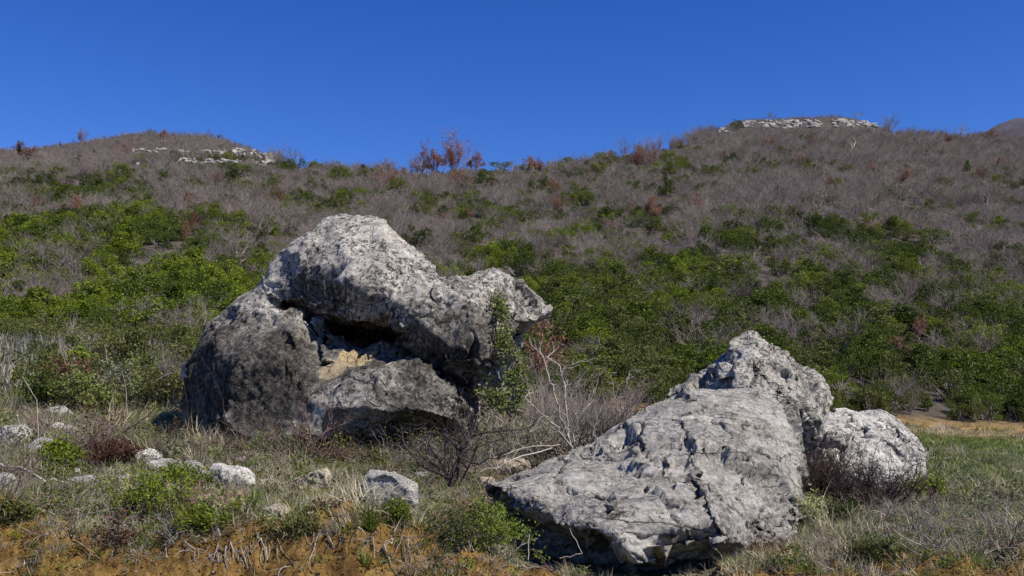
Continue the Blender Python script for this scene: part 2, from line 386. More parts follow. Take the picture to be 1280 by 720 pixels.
# dry golden strip at the far end of the meadow
xm = math_(nt, 'GREATER_THAN', sx.outputs[0], 1.0)
gold = math_(nt, 'MULTIPLY', xm, ramp(nt, math_(nt, 'ADD', math_(nt, 'DIVIDE', sx.outputs[1], 60), math_(nt, 'MULTIPLY', noise(nt, pos, .25, 4, .6, 0, 31), .12)), [(.40, (0, 0, 0)), (.52, (1, 1, 1))]))
fieldc = mix(nt, ramp(nt, n2, [(.3, (.07, .085, .02)), (.7, (.15, .17, .045))]), ramp(nt, n1, [(.3, (.24, .145, .05)), (.7, (.42, .27, .10))]), gold)
fm = ramp(nt, math_(nt, 'DIVIDE', sx.outputs[1], 60), [(.16, (0, 0, 0)), (.24, (1, 1, 1))])
nearc = mix(nt, nearc, fieldc, fm)
hill = ramp(nt, n1, [(.3, (.05, .043, .036)), (.5, (.08, .07, .058)), (.7, (.12, .105, .088))])
hm = ramp(nt, math_(nt, 'DIVIDE', sx.outputs[1], 100), [(.60, (0, 0, 0)), (.66, (1, 1, 1))])
cc = mix(nt, nearc, hill, hm)
# bare orange soil on the cut bank (only here, below the turf line)
nz = N(nt, 'ShaderNodeSeparateXYZ'); L.new(g.outputs['True Normal'], nz.inputs[0])
bk = math_(nt, 'MULTIPLY', math_(nt, 'LESS_THAN', math_(nt, 'ADD', sx.outputs[1], math_(nt, 'MULTIPLY', n1, .34)), 5.12), 1.)
cc = mix(nt, cc, soil, bk)
road = ramp(nt, n2, [(.3, (.18, .13, .08)), (.7, (.32, .25, .17))])
cc = mix(nt, cc, road, ramp(nt, math_(nt, 'DIVIDE', sx.outputs[1], 10), [(.38, (1, 1, 1)), (.42, (0, 0, 0))]))
L.new(cc, bs.inputs['Base Color']); bs.inputs['Roughness'].default_value = .95; bs.inputs['Specular IOR Level'].default_value = .1
b = N(nt, 'ShaderNodeBump'); b.inputs['Strength'].default_value = .9; b.inputs['Distance'].default_value = .05
L.new(math_(nt, 'ADD', math_(nt, 'MULTIPLY', n2, .6), math_(nt, 'MULTIPLY', n3, .5)), b.inputs['Height']); L.new(b.outputs[0], bs.inputs['Normal'])
M['earth'] = m
gm = npmesh('ground', np.stack([gx, gy, gz], 1), [Fq], [m])
go = link('ground', gm); tag(go, kind='structure')

# far purple mountain that shows over the right end of the ridge
mx_ = np.linspace(-900, 2600, 220); my_ = np.linspace(0, 1, 60)
MX, MY = np.meshgrid(mx_, my_, indexing='ij')
prof = lambda x: 0+ (np.interp(x, [300, 620, 700, 760, 850, 1000, 1300, 1800, 2600], [30, 320, 375, 418, 480, 535, 630, 600, 240]))
hx = MX.ravel(); t = MY.ravel(); top = prof(hx)
hy = 1500+t*700; env = np.sin(np.clip(t*math.pi, 0, math.pi))
q = np.stack([hx, hy, hx*0], 1)
hz = -60+env*(top+60)+env*25*ridged(q*.006, 4, 3)
ii = np.arange(219)[:, None]*60+np.arange(59)[None]
m, nt, bs = newmat('far_slope'); g = N(nt, 'ShaderNodeNewGeometry')
nt.links.new(ramp(nt, noise(nt, g.outputs['Position'], .02, 8, .7), [(.35, (.045, .04, .055)), (.65, (.09, .078, .10))]), bs.inputs['Base Color']); bs.inputs['Roughness'].default_value = 1
mt = link('distant_mountain', npmesh('distant_mountain', np.stack([hx, hy, hz], 1), [np.stack([ii, ii+60, ii+61, ii+1], 2).reshape(-1, 4)], [m])); tag(mt, kind='structure')
# ------------------------------------------------------------------ rocks
def hull_bm(bm, pts):
    vs = [bm.verts.new(p) for p in pts]
    r = bmesh.ops.convex_hull(bm, input=vs)
    bad = [e for e in r['geom_interior'] if isinstance(e, bmesh.types.BMVert)]
    bmesh.ops.delete(bm, geom=list(set(bad)), context='VERTS')
def remesh(bm, voxel):
    me = bpy.data.meshes.new('tmp'); bmesh.ops.recalc_face_normals(bm, faces=bm.faces); bm.to_mesh(me); bm.free()
    o = bpy.data.objects.new('tmp', me); col.objects.link(o)
    md = o.modifiers.new('r', 'REMESH'); md.mode = 'VOXEL'; md.voxel_size = voxel; md.use_smooth_shade = True
    bpy.context.view_layer.update()
    dg = bpy.context.evaluated_depsgraph_get()
    out = bpy.data.meshes.new_from_object(o.evaluated_get(dg)); bpy.data.objects.remove(o); bpy.data.meshes.remove(me)
    return out
def getV(me):
    a = np.empty(len(me.vertices)*3, np.float32); me.vertices.foreach_get('co', a); return a.reshape(-1, 3).astype(float)
def setV(me, V): me.vertices.foreach_set('co', V.astype(np.float32).ravel()); me.update()
def getN(me):
    a = np.empty(len(me.vertices)*3, np.float32); me.vertex_normals.foreach_get('vector', a); return a.reshape(-1, 3).astype(float)
def smooth_mesh(me, V, it, f=.5):
    e = np.empty(len(me.edges)*2, np.int32); me.edges.foreach_get('vertices', e); e = e.reshape(-1, 2); n = len(V)
    cnt = np.bincount(e.ravel(), minlength=n).astype(float)
    for _ in range(it):
        s = np.stack([np.bincount(e[:, 0], V[e[:, 1], k], n)+np.bincount(e[:, 1], V[e[:, 0], k], n) for k in range(3)], 1)
        V = V*(1-f)+f*s/cnt[:, None]
    return V
def facet_pass(me, V, f, k, seed, tilt=.12, A_=None, wamp=.10):
    """flattens each random cell of the surface onto its own plane: broken, planar rock faces"""
    setV(me, V); Nn = getN(me); q = V*f
    if A_ is not None: q = q@A_.T
    q = q+Nn*.75+wamp*np.stack([fbm(V*f*2.2+a*11, 3, seed+40+a) for a in range(3)], 1)
    d1, d2, off, rnd = worley(q, seed)
    key = (rnd*1e6).astype(np.int64); key = key[:, 0]*3+key[:, 1]*7+key[:, 2]*13
    _, inv, cnt = np.unique(key, return_inverse=True, return_counts=True)
    mean = lambda X: np.stack([np.bincount(inv, X[:, j]) for j in range(3)], 1)/cnt[:, None]
    c = mean(V)[inv]; n = mean(Nn)[inv]+tilt*rnd; n /= np.maximum(np.linalg.norm(n, axis=1), 1e-6)[:, None]
    h = ((V-c)*n).sum(1)
    lim = .55/f; h = np.clip(h, -lim, lim)
    return V-n*(h*k)[:, None]
def carve(me, V, seed, warp=.05, cells=((2.6, .75), (7, .65), (18, .5)), fine=.006, rid=.008, smooth=2, aniso=None, S=1., cracks=.02, crk=2.2, tilt=.22):
    A_ = None if aniso is None else np.asarray(aniso)
    V = smooth_mesh(me, V, smooth); q = V/S
    V = V+S*warp*np.stack([fbm(q*1.6+a*31, 3, seed+a*5) for a in range(3)], 1)
    for j, (f, k) in enumerate(cells):
        V = facet_pass(me, V, f/S, k, seed+100+17*j, tilt, A_)
        if j < 2: V = V+S*(.035, .012)[j]*np.stack([fbm(V/S*(5, 13)[j]+a*13, 2, seed+a*3+9*j) for a in range(3)], 1)
    V = smooth_mesh(me, V, 1, .3); setV(me, V); Nn = getN(me); q = V/S
    mk = ss(-.3, .4, fbm(q*1.7, 3, seed+66))
    d = rid*(.3+mk)*(ridged(q*8, 4, seed+70)-.35)+fine*(.5+mk)*fbm(q*30, 4, seed+80, .65)
    d = d-.05*mk*np.clip(fbm(q*12, 3, seed+90)-.32, 0, .3)
    if cracks:
        w2 = q+.25*np.stack([fbm(q*1.8+a*7, 4, seed+50+a) for a in range(3)], 1)
        if A_ is not None: w2 = w2@A_.T
        d1, d2, off, rnd = worley(w2*crk, seed+200)
        d = d-1.5*cracks*np.exp(-((d2-d1)/.035)**2)*ss(-.1, .2, fbm(q*1.3, 2, seed+300))
    V = V+Nn*(d*S)[:, None]
    return V
def finish(me, V, name, mat, label, cat, group=None, parent=None, origin=None):
    c = np.array([(V[:, 0].min()+V[:, 0].max())/2, (V[:, 1].min()+V[:, 1].max())/2, V[:, 2].min()]) if origin is None else origin
    setV(me, V-c); me.materials.clear(); me.materials.append(mat); me.name = name
    o = link(name, me, None, c); me.polygons.foreach_set('use_smooth', np.ones(len(me.polygons), bool))
    if label: tag(o, label, cat, group)
    return o
def boulder(name, hulls, voxel, mat, label, seed, **kw):
    bm = bmesh.new()
    for h in hulls: hull_bm(bm, [P(*p) for p in h])
    me = remesh(bm, voxel); V = carve(me, getV(me), seed, **kw)
    return finish(me, V, name, mat, label, 'boulder')

# --- the big dark boulder -------------------------------------------------
H_A = [(226, 520, 7.9), (231, 462, 7.9), (243, 425, 8.0), (262, 402, 8.1), (298, 374, 8.15), (332, 355, 8.2), (344, 366, 8.25), (350, 384, 7.95), (366, 402, 7.7), (380, 424, 7.5), (396, 448, 7.45), (404, 470, 7.45),
       (350, 540, 7.1), (300, 535, 7.15), (262, 525, 7.3), (300, 450, 7.3), (350, 430, 7.28), (385, 470, 7.3), (260, 440, 7.6), (240, 540, 8.6), (262, 420, 9.1), (340, 380, 9.3), (400, 420, 9.2), (400, 560, 9.0), (330, 560, 7.2), (250, 550, 7.6)]
H_A2 = [(380, 470, 7.3), (418, 452, 7.3), (400, 545, 7.02), (450, 548, 7.1), (438, 500, 6.98), (452, 470, 7.12), (340, 545, 7.1), (360, 500, 7.15), (450, 540, 8.4), (360, 520, 8.6)]
H_B = [(334, 348, 8.15), (352, 316, 8.15), (372, 297, 8.15), (402, 273, 8.1), (418, 264, 8.1), (440, 261, 8.1), (464, 263, 8.1), (487, 283, 8.05), (512, 308, 8.0), (536, 326, 7.95), (552, 350, 7.9),
       (344, 371, 7.95), (391, 368, 7.7), (444, 382, 7.5), (478, 388, 7.3), (511, 388, 7.15), (545, 386, 7.12), (392, 345, 7.6), (440, 330, 7.5), (500, 345, 7.4), (420, 290, 7.85), (470, 300, 7.8), (530, 360, 7.4),
       (400, 310, 9.2), (470, 300, 9.2), (350, 370, 9.1), (560, 380, 9.1), (430, 400, 8.5), (530, 405, 8.5)]
H_C = [(546, 352, 7.9), (574, 345, 7.95), (600, 336, 7.95), (620, 335, 7.95), (636, 345, 7.95), (644, 370, 7.9), (560, 372, 7.3), (602, 376, 7.22), (624, 400, 7.3), (622, 440, 7.25), (600, 458, 7.05), (562, 440, 7.12), (590, 400, 7.1),
       (510, 397, 7.2), (505, 425, 7.9), (525, 444, 7.6), (545, 396, 7.15), (565, 446, 7.5), (590, 420, 7.15), (628, 440, 7.9), (560, 380, 9.1), (630, 380, 9.0), (620, 470, 8.6), (540, 460, 8.6)]
H_C2 = [(540, 452, 7.4), (575, 436, 7.3), (612, 436, 7.3), (618, 455, 7.3), (634, 476, 7.35), (622, 482, 7.4), (600, 462, 7.25), (560, 462, 7.35), (620, 470, 8.3), (560, 470, 8.3)]
H_D = [(390, 426, 7.7), (404, 423, 7.8), (424, 427, 7.8), (446, 438, 7.8), (486, 440, 7.8), (520, 452, 7.75), (548, 462, 7.7), (578, 474, 7.7), (592, 495, 7.6), (590, 520, 7.35), (584, 545, 7.3), (420, 455, 7.3), (450, 460, 7.15), (490, 468, 7.05), (540, 482, 7.05),
       (430, 503, 6.92), (470, 511, 6.88), (520, 517, 6.9), (560, 530, 7.0), (412, 520, 7.1), (440, 552, 7.55), (520, 556, 7.6), (590, 560, 7.5), (420, 560, 8.6), (590, 560, 8.6), (560, 480, 8.6), (430, 450, 8.6)]
H_E = [(370, 385, 8.9), (560, 390, 8.9), (625, 400, 8.2), (380, 540, 8.2), (600, 540, 8.0), (370, 400, 9.1), (610, 400, 9.0), (380, 560, 9.1), (600, 560, 9.0)]
H_F = [(636, 366, 7.95), (664, 371, 7.9), (690, 379, 7.95), (697, 388, 8.0), (691, 397, 7.95), (672, 402, 7.85), (655, 404, 7.7), (634, 404, 7.75), (640, 375, 8.7), (690, 388, 8.45), (665, 408, 8.2), (640, 420, 8.5)]
H_G = [(618, 390, 8.25), (646, 398, 8.45), (650, 428, 8.5), (642, 440, 8.4), (628, 470, 8.0), (636, 500, 8.4), (600, 480, 8.2), (642, 400, 8.9), (642, 440, 8.9), (640, 520, 8.8), (600, 520, 8.8)]
M['rock_big'] = rockmat('limestone_dark_stained', base=(.27, .265, .255), pale=(.62, .61, .58), dark=(.03, .03, .031), stain=.52)
big_hulls = (H_A, H_A2, H_B, H_C, H_C2, H_D, H_E, H_F, H_G)
bm = bmesh.new()
for h in big_hulls: hull_bm(bm, [P(*p) for p in h])
me = remesh(bm, .016); V = carve(me, getV(me), 11, cells=((2.3, .7), (6, .7), (15, .5)), warp=.085, rid=.016, fine=.013, cracks=.03)
org = np.array([(V[:, 0].min()+V[:, 0].max())/2, (V[:, 1].min()+V[:, 1].max())/2, V[:, 2].min()])
def rel(px, py, Y): return tuple(P(px, py, Y)-org)
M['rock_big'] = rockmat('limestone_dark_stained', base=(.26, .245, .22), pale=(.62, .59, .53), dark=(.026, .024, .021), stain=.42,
    regions=[(rel(275, 480, 7.4), 1.0, .16), (rel(400, 490, 7.4), .7, .12), (rel(340, 400, 7.8), .4, -.04), (rel(450, 405, 8.3), .65, .25), (rel(250, 450, 7.9), .5, .08), (rel(540, 430, 7.3), .6, .10), (rel(595, 430, 7.2), .4, .05), (rel(520, 540, 7.0), .55, .10), (rel(385, 355, 7.5), .35, .12), (rel(450, 275, 8.0), .8, -.13), (rel(470, 320, 7.6), .55, -.08)],  # region deep in the overhang cavity is shade painted as dark rock colour
    tandir=[(rel(448, 446, 7.4), .27, (.44, .345, .20)), (rel(415, 460, 7.25), .20, (.33, .27, .18)), (rel(520, 385, 7.3), .13, (.22, .17, .12)), (rel(612, 372, 7.6), .10, (.55, .42, .32))])
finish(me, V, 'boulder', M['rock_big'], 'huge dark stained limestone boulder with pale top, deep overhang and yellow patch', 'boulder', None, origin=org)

# --- sloping light slab in front right ------------------------------------
H_S1 = [(608, 608, 5.95), (640, 592, 6.2), (700, 568, 6.45), (756, 545, 6.75), (700, 595, 5.95), (662, 615, 5.60), (610, 612, 5.85), (690, 652, 5.30), (720, 652, 5.22), (745, 600, 5.9), (760, 545, 6.75), (780, 650, 5.4), (760, 620, 6.9), (660, 640, 6.4), (740, 664, 5.40)]
H_S2 = [(756, 542, 6.75), (800, 516, 6.95), (848, 492, 7.1), (940, 487, 7.2), (976, 498, 7.1), (1000, 555, 6.7), (1006, 605, 6.3), (1000, 640, 5.95), (970, 680, 5.5), (905, 668, 5.2), (880, 655, 5.15), (820, 655, 5.12), (770, 672, 5.08), (740, 649, 5.2), (690, 652, 5.32),
        (840, 560, 6.05), (800, 600, 5.6), (900, 560, 6.15), (940, 600, 5.75), (870, 620, 5.45), (770, 560, 6.4), (900, 600, 7.4), (800, 590, 7.2)]
H_S3 = [(620, 640, 6.1), (652, 690, 5.92), (692, 712, 5.7), (770, 720, 5.55), (830, 722, 5.45), (900, 712, 5.4), (970, 700, 5.7), (740, 640, 5.9), (900, 640, 6.2), (990, 660, 6.2), (720, 730, 6.5), (960, 720, 6.6), (700, 740, 6.0), (950, 750, 5.8), (780, 760, 5.9)]
H_S4 = [(770, 655, 5.3), (790, 690, 4.98), (812, 698, 4.98), (808, 703, 5.0), (790, 703, 5.08), (820, 660, 5.3), (800, 640, 5.6), (780, 700, 5.4), (830, 690, 5.4)]
H_S5 = [(880, 640, 5.35), (893, 688, 5.06), (905, 686, 5.08), (930, 640, 5.4), (968, 680, 5.5), (900, 690, 5.4), (950, 690, 5.6), (900, 640, 5.9)]
H_S6 = [(850, 500, 6.95), (862, 545, 5.98), (885, 600, 5.36), (903, 655, 5.08), (906, 668, 5.12), (935, 560, 6.35), (962, 620, 5.85), (965, 670, 5.52), (930, 510, 6.95), (880, 640, 5.3), (850, 560, 6.2)]
H_S7 = [(756, 542, 6.7), (790, 517, 6.85), (846, 492, 7.0), (872, 505, 6.7), (850, 528, 6.45), (800, 545, 6.4), (770, 556, 6.4), (800, 560, 7.), (850, 540, 7.)]
H_S8 = [(664, 628, 5.48), (700, 618, 5.42), (750, 612, 5.40), (768, 622, 5.3), (772, 655, 5.16), (740, 650, 5.17), (692, 652, 5.26), (700, 640, 5.7), (760, 640, 5.6)]
M['rock_slab'] = rockmat('limestone_grey_streaked', base=(.24, .228, .205), pale=(.49, .47, .428), dark=(.09, .086, .08), stain=.46, spk=.1, streak=((0, R(38), R(12)), (.4, 1.2, 2.4)))
an = np.array([[.8, .2, .2], [-.25, 1.05, .1], [-.3, .1, 1.1]])
boulder('boulder', (H_S1, H_S2, H_S3, H_S4, H_S5, H_S6, H_S7, H_S8), .0125, M['rock_slab'], 'broad sloping light grey slab boulder lying in front, its underside undercut above orange soil', 29,
        cells=((1.8, .55), (5, .6), (13, .5)), warp=.05, rid=.009, fine=.007, aniso=an, cracks=.035)

# --- jagged peak behind the slab ------------------------------------------
H_K1 = [(897, 458, 7.6), (903, 436, 7.7), (924, 416, 7.8), (938, 408, 7.85), (962, 421, 7.8), (986, 441, 7.75), (1002, 458, 7.8), (985, 500, 7.35), (950, 500, 7.25), (915, 490, 7.3), (925, 450, 7.45), (955, 450, 7.35), (905, 480, 7.9), (940, 440, 8.5), (1000, 480, 8.5), (900, 500, 8.5), (960, 600, 7.6), (900, 560, 8.2)]
H_K2 = [(985, 462, 7.7), (1003, 456, 7.75), (1022, 460, 7.8), (1037, 476, 7.85), (1039, 496, 7.8), (1026, 520, 7.6), (1008, 538, 7.4), (990, 510, 7.3), (978, 480, 7.4), (1000, 480, 7.35), (1020, 490, 8.4), (990, 560, 7.5), (1010, 570, 8.2), (1016, 552, 7.6)]
H_K3 = [(828, 504, 7.6), (836, 484, 7.7), (858, 472, 7.8), (880, 462, 7.9), (892, 460, 7.95), (890, 480, 7.9), (862, 486, 7.6), (850, 505, 7.5), (830, 530, 7.8), (890, 530, 8.3), (860, 490, 8.4), (900, 500, 7.9)]
H_K4 = [(900, 495, 7.3), (940, 478, 7.2), (985, 490, 7.2), (1002, 540, 7.1), (1008, 580, 7.0), (990, 620, 7.0), (900, 560, 7.3), (960, 600, 8.0), (1008, 620, 7.6), (880, 500, 8.0)]
M['rock_peak'] = rockmat('limestone_jagged', base=(.27, .255, .225), pale=(.60, .57, .51), dark=(.05, .05, .05), stain=.36)
boulder('boulder', (H_K1, H_K2, H_K3, H_K4), .014, M['rock_peak'], 'jagged peaked grey boulder rising behind the sloping slab', 37,
        cells=((3, .75), (7, .7), (16, .5)), warp=.04, rid=.014, fine=.012, cracks=.025, tilt=.3)
# --- round white boulder ---------------------------------------------------
H_R = [(1006, 560, 8.3), (1012, 536, 8.4), (1028, 517, 8.6), (1060, 508, 8.8), (1098, 511, 8.9), (1128, 527, 8.9), (1148, 555, 8.75), (1156, 590, 8.6), (1152, 625, 8.4), (1060, 545, 8.1), (1110, 560, 8.05), (1040, 590, 7.85), (1100, 605, 7.8), (1135, 600, 8.0), (1010, 610, 8.1),
       (1100, 640, 7.95), (1040, 640, 8.0), (1090, 530, 9.8), (1040, 540, 9.8), (1150, 600, 9.6), (1020, 620, 9.6), (1150, 640, 9.0)]
M['rock_white'] = rockmat('limestone_white', base=(.36, .345, .32), pale=(.72, .695, .65), dark=(.07, .07, .068), stain=.26)
boulder('boulder', (H_R,), .015, M['rock_white'], 'rounded white boulder at the right, its foot hidden by dark twigs', 51, cells=((2., .6), (6, .6), (15, .5)), warp=.05, rid=.012, fine=.009, smooth=5, cracks=.04)

# --- small stones ------------------------------------------------------------
def stone(px, py, wpx, hpx, mat, label, seed, name='rock', depth=1.0, pts=None, Y=None, sink=.5, cat='rock', lift=0, **kw):
    """(px,py) = centre of the stone's foot in the photo; outline points may be given in px"""
    g0 = march(px, py) if Y is None else P(px, py, Y); d = g0[1]; s = d/F; rg = np.random.default_rng(seed)
    W, Hh = wpx*s, hpx*s
    if pts is None:
        u = runit(rg, 26); u = np.sign(u)*np.abs(u)**.8
        q = u*np.array([W*.52, W*.45*depth, Hh*.56]); q[:, 2] += Hh*(.5-sink*.5)
        q += rg.normal(size=q.shape)*W*.03
    else:
        q = []
        for (x, y, *z) in pts:
            for dz in ((-.5, .5) if not z else (z[0],)):
                q.append(((x-px)*s, dz*W*depth*.8+W*.2, (py-y)*s))
        q = np.array(q)
    q = q+g0; q[:, 2] += lift-(.10*Hh if pts is None else 0)
    bm = bmesh.new(); hull_bm(bm, q.tolist()); S = max(W, Hh)
    me = remesh(bm, S/46); k = dict(cells=((2.6, .85), (7, .7)), warp=.08, rid=.008, fine=.008, smooth=1, cracks=0, S=S); k.update(kw)
    V = carve(me, getV(me), seed, **k)
    return finish(me, V, name, mat, label, cat)
M['st_white'] = rockmat('stone_white', spk=.5, base=(.42, .40, .36), pale=(.72, .69, .63), dark=(.16, .15, .14), stain=.22, scale=3)
M['st_grey'] = rockmat('stone_grey', base=(.27, .26, .235), pale=(.52, .50, .46), dark=(.07, .07, .07), stain=.36, scale=3)
M['st_tan'] = rockmat('stone_tan', base=(.36, .30, .21), pale=(.62, .56, .44), dark=(.14, .11, .08), stain=.28, scale=3)
M['st_clod'] = rockmat('stone_clod', base=(.17, .11, .075), pale=(.30, .22, .16), dark=(.07, .045, .03), stain=.4, scale=4)
stone(486, 640, 68, 48, M['st_grey'], 'angular grey stone with a dark left side, between the two largest boulders', 61, pts=[(453, 606), (458, 594), (484, 593), (497, 604), (518, 612), (519, 628), (508, 640), (486, 642), (470, 640), (455, 622, -.3), (462, 632, -.5)], sink=0)
stone(389, 612, 44, 30, M['st_tan'], 'tan wedge shaped stone with dark left end, in green grass', 62, pts=[(368, 600), (375, 597), (400, 588), (408, 590), (409, 604), (400, 614), (372, 612)])
stone(182, 578, 44, 20, M['st_white'], 'flat bright white stone, leftmost of the pale row before the dark boulder', 63, depth=.8)
stone(190, 590, 20, 18, M['st_white'], 'small white stone just below the flat bright white stone', 64)
stone(205, 586, 32, 18, M['st_grey'], 'low light grey stone left of the rounded ribbed one', 65)
stone(236, 601, 44, 34, M['st_grey'], 'rounded grey ribbed stone in the middle of the pale row', 66, depth=.9)
stone(291, 604, 66, 32, M['st_white'], 'long whitish stone with dark cracks, right end of the pale row', 67, depth=.7)
stone(213, 604, 22, 12, M['st_white'], 'little pale stone under a leafy green herb', 68)
stone(345, 646, 34, 22, M['st_tan'], 'half buried smooth cream stone right of the brown clod', 69, depth=.8)
stone(276, 640, 70, 34, M['st_clod'], 'crumbly brown earth clod above the bank', 70, name='earth_clod', cat='earth clod', fine=.03, rid=.05)
stone(240, 628, 34, 26, M['st_clod'], 'smaller pointed brown clod at the left of the big clod', 71, name='earth_clod', cat='earth clod', fine=.05)
stone(640, 594, 48, 20, M['st_tan'], 'cream flat stone wedged at the left tip of the slab', 72, depth=.7, lift=.03)
stone(608, 610, 26, 20, M['st_tan'], 'small buff stone left of the slab tip', 73)
stone(16, 556, 44, 34, M['st_grey'], 'rough grey rock at the left edge of the picture', 74, fine=.05)
stone(52, 568, 34, 30, M['st_grey'], 'dark hollowed grey rock beside the rough left rock', 75, rid=.06)
stone(4, 614, 24, 34, M['st_grey'], 'grey stone above the bank, cut by the left frame edge', 76)
stone(70, 520, 40, 16, M['st_white'], 'pale weathered stone in grass under the dark leafy shrub', 77, depth=.6)
stone(70, 540, 22, 16, M['st_white'], 'small cream stone below the pale weathered stone', 78)
stone(102, 606, 36, 14, M['st_grey'], 'low grey stone at the end of the fallen branch', 79)
stone(231, 474, 14, 26, M['st_white'], 'bright white stone glimpsed behind the left edge of the dark boulder', 80, Y=8.6, pts=[(226, 474), (228, 456), (238, 450), (244, 456), (240, 474)])
stone(855, 709, 12, 12, M['st_white'], 'small white pebble under the slab', 81)
stone(1272, 592, 18, 5, M['st_white'], 'pale stone at the right edge of the meadow', 82)
stone(1252, 594, 10, 4, M['st_white'], 'tiny pale stone left of the other meadow stone', 83)
stone(1163, 636, 12, 6, M['st_white'], 'small white stone on dry grass right of the twigs', 84)
stone(527, 596, 16, 8, M['st_white'], 'small white stone by the bent dark stem', 85)
stone(909, 470, 22, 18, M['st_white'], 'broken white chunk lodged in the notch of the jagged boulder', 86, Y=7.45, pts=[(899, 455), (905, 452), (914, 455), (924, 459), (916, 470), (900, 474), (897, 462)], depth=.7)
stone(874, 503, 9, 9, M['st_white'], 'tiny white chip lying on the top of the slab', 87, Y=7.05)

chips = []
rgc = np.random.default_rng(4242)
for i in range(3):
    o = stone(150+i*9, 600, 13, 8, M['st_white' if i < 2 else 'st_grey'], 'small pale limestone chip in the grass', 900+i); o['group'] = 'pale limestone chips in the grass'; chips.append(o)
def chip(px, py, s_):
    g_ = march(px, py); c = chips[int(rgc.integers(0, 3))].copy(); col.objects.link(c); c.location = g_+np.array([0, 0, -.012]); c.rotation_euler = (0, rgc.normal()*.25, rgc.uniform(0, 6.28)); k_ = s_*g_[1]/5.9; c.scale = (k_, k_*rgc.uniform(.7, 1.2), k_*rgc.uniform(.6, 1.1))
for _ in range(15): chip(rgc.normal(225, 42), rgc.normal(588, 12), rgc.uniform(.45, 1.2))
for _ in range(14): chip(rgc.uniform(2, 130), rgc.uniform(530, 600), rgc.uniform(.4, 1.3))
for _ in range(10): chip(rgc.uniform(330, 620), rgc.uniform(585, 650), rgc.uniform(.35, .8))
for _ in range(7): chip(rgc.uniform(1040, 1270), rgc.uniform(640, 690), rgc.uniform(.35, .7))
# ------------------------------------------------------------------ plant builders
def grow(rg, p, d, L, r, lev, S, tips, spread=.6, up=.15, nch=(3, 5), wob=.18, seg=4, taper=.45, shrink=.55):
    """recursive twig skeleton; S collects segments, tips the outer points"""
    pts = [p]; dirs = []
    for i in range(seg):
        d = d+rg.normal(size=3)*wob+np.array([0, 0, up*.3]); d = d/np.linalg.norm(d)
        pts.append(pts[-1]+d*L/seg); dirs.append(d)
    rr = np.linspace(r, r*taper, seg+1)
    for i in range(seg): S.append((*pts[i], *pts[i+1], rr[i], rr[i+1]))
    if lev == 0: tips.extend(pts[1:]); return
    n = rg.integers(nch[0], nch[1]+1)
    for _ in range(n):
        k = rg.integers(max(1, seg//3), seg+1)
        dd = dirs[k-1]+rg.normal(size=3)*spread+np.array([0, 0, up]); dd /= np.linalg.norm(dd)
        grow(rg, pts[k], dd, L*shrink*rg.uniform(.7, 1.25), rr[k]*.7, lev-1, S, tips, spread, up, nch, wob, max(2, seg-1), taper, shrink)
def leaves_at(rg, pts, per, size, jit, asp=.5):
    c = np.repeat(np.asarray(pts), per, 0); c = c+rg.normal(size=c.shape)*jit; n = len(c)
    u = runit(rg, n); v = np.cross(u, runit(rg, n)); v /= np.maximum(np.linalg.norm(v, axis=1), 1e-6)[:, None]
    s = size*rg.uniform(.6, 1.35, n)[:, None]
    V = np.stack([c-u*s, c+v*s*asp-u*s*.1, c+u*s, c-v*s*asp-u*s*.1], 1).reshape(-1, 3)
    return V, np.arange(n*4).reshape(-1, 4)
def crown_pts(rg, n, lobes, wide, flat=.8, low=.25):
    """points through the volume of an uneven crown of unit height"""
    C = []; Rr = []
    for i in range(lobes):
        a = rg.uniform(0, 2*np.pi); q = rg.uniform(.05, 1)**.6*wide*.5
        z = rg.uniform(low, .82)*(1-.35*(q/(wide*.5))**2); C.append((q*np.cos(a), q*np.sin(a), z)); Rr.append(rg.uniform(.13, .24)*(1.25-.4*z))
    C = np.array(C); Rr = np.array(Rr)
    k = rg.choice(lobes, n, p=Rr**2/np.sum(Rr**2)); u = runit(rg, n); u[:, 2] *= flat
    q = C[k]+u*(Rr[k]*rg.uniform(.25, 1, n)**.45)[:, None]
    keep = fbm(q*9+rg.uniform(0, 90), 2, 3) > -.22
    q = q[keep]; q[:, 2] = np.clip(q[:, 2], .01, 1.05)
    return q, C
def green_shrub_arrays(seed, n=3200, wide=1.15, lobes=13, size=.026, low=.2):
    rg = np.random.default_rng(seed); q, C = crown_pts(rg, n, lobes, wide, low=low)
    Vl, Fl = leaves_at(rg, q, 1, size, .008, .6)
    S = []
    for c in C:
        b = np.array([c[0]*.12, c[1]*.12, 0]); m_ = np.array([c[0]*.5, c[1]*.5, c[2]*.55]); S.append((*b, *m_, .022, .013)); S.append((*m_, *c, .013, .005))
    return tubes(S, 4), (Vl, Fl)
def bare_arrays(seed, stems=9, lev=2, spreadb=.28, L=.62, r=.011, nch=(6, 8), up=.55, spread=.42):
    rg = np.random.default_rng(seed); S = []; tips = []
    for i in range(stems):
        a = rg.uniform(0, 2*np.pi); d = np.array([np.cos(a)*spreadb, np.sin(a)*spreadb, 1])*1.; d += rg.normal(size=3)*.1; d /= np.linalg.norm(d)
        grow(rg, np.array([np.cos(a)*.03, np.sin(a)*.03, 0]), d, L*rg.uniform(.7, 1.2), r*rg.uniform(.7, 1.1), lev, S, tips, spread, up, nch, .1, 4, .35, .55)
    S = np.array(S); S[:, [2, 5]] *= 1./max(S[:, 5].max(), .1)
    return S, np.array(tips)
def split_bare(S): 
    th = S[:, 6] > .0048
    return tubes(S[th], 4), tubes(np.where(np.arange(8) < 6, S[~th], np.maximum(S[~th], .0016)), 3)

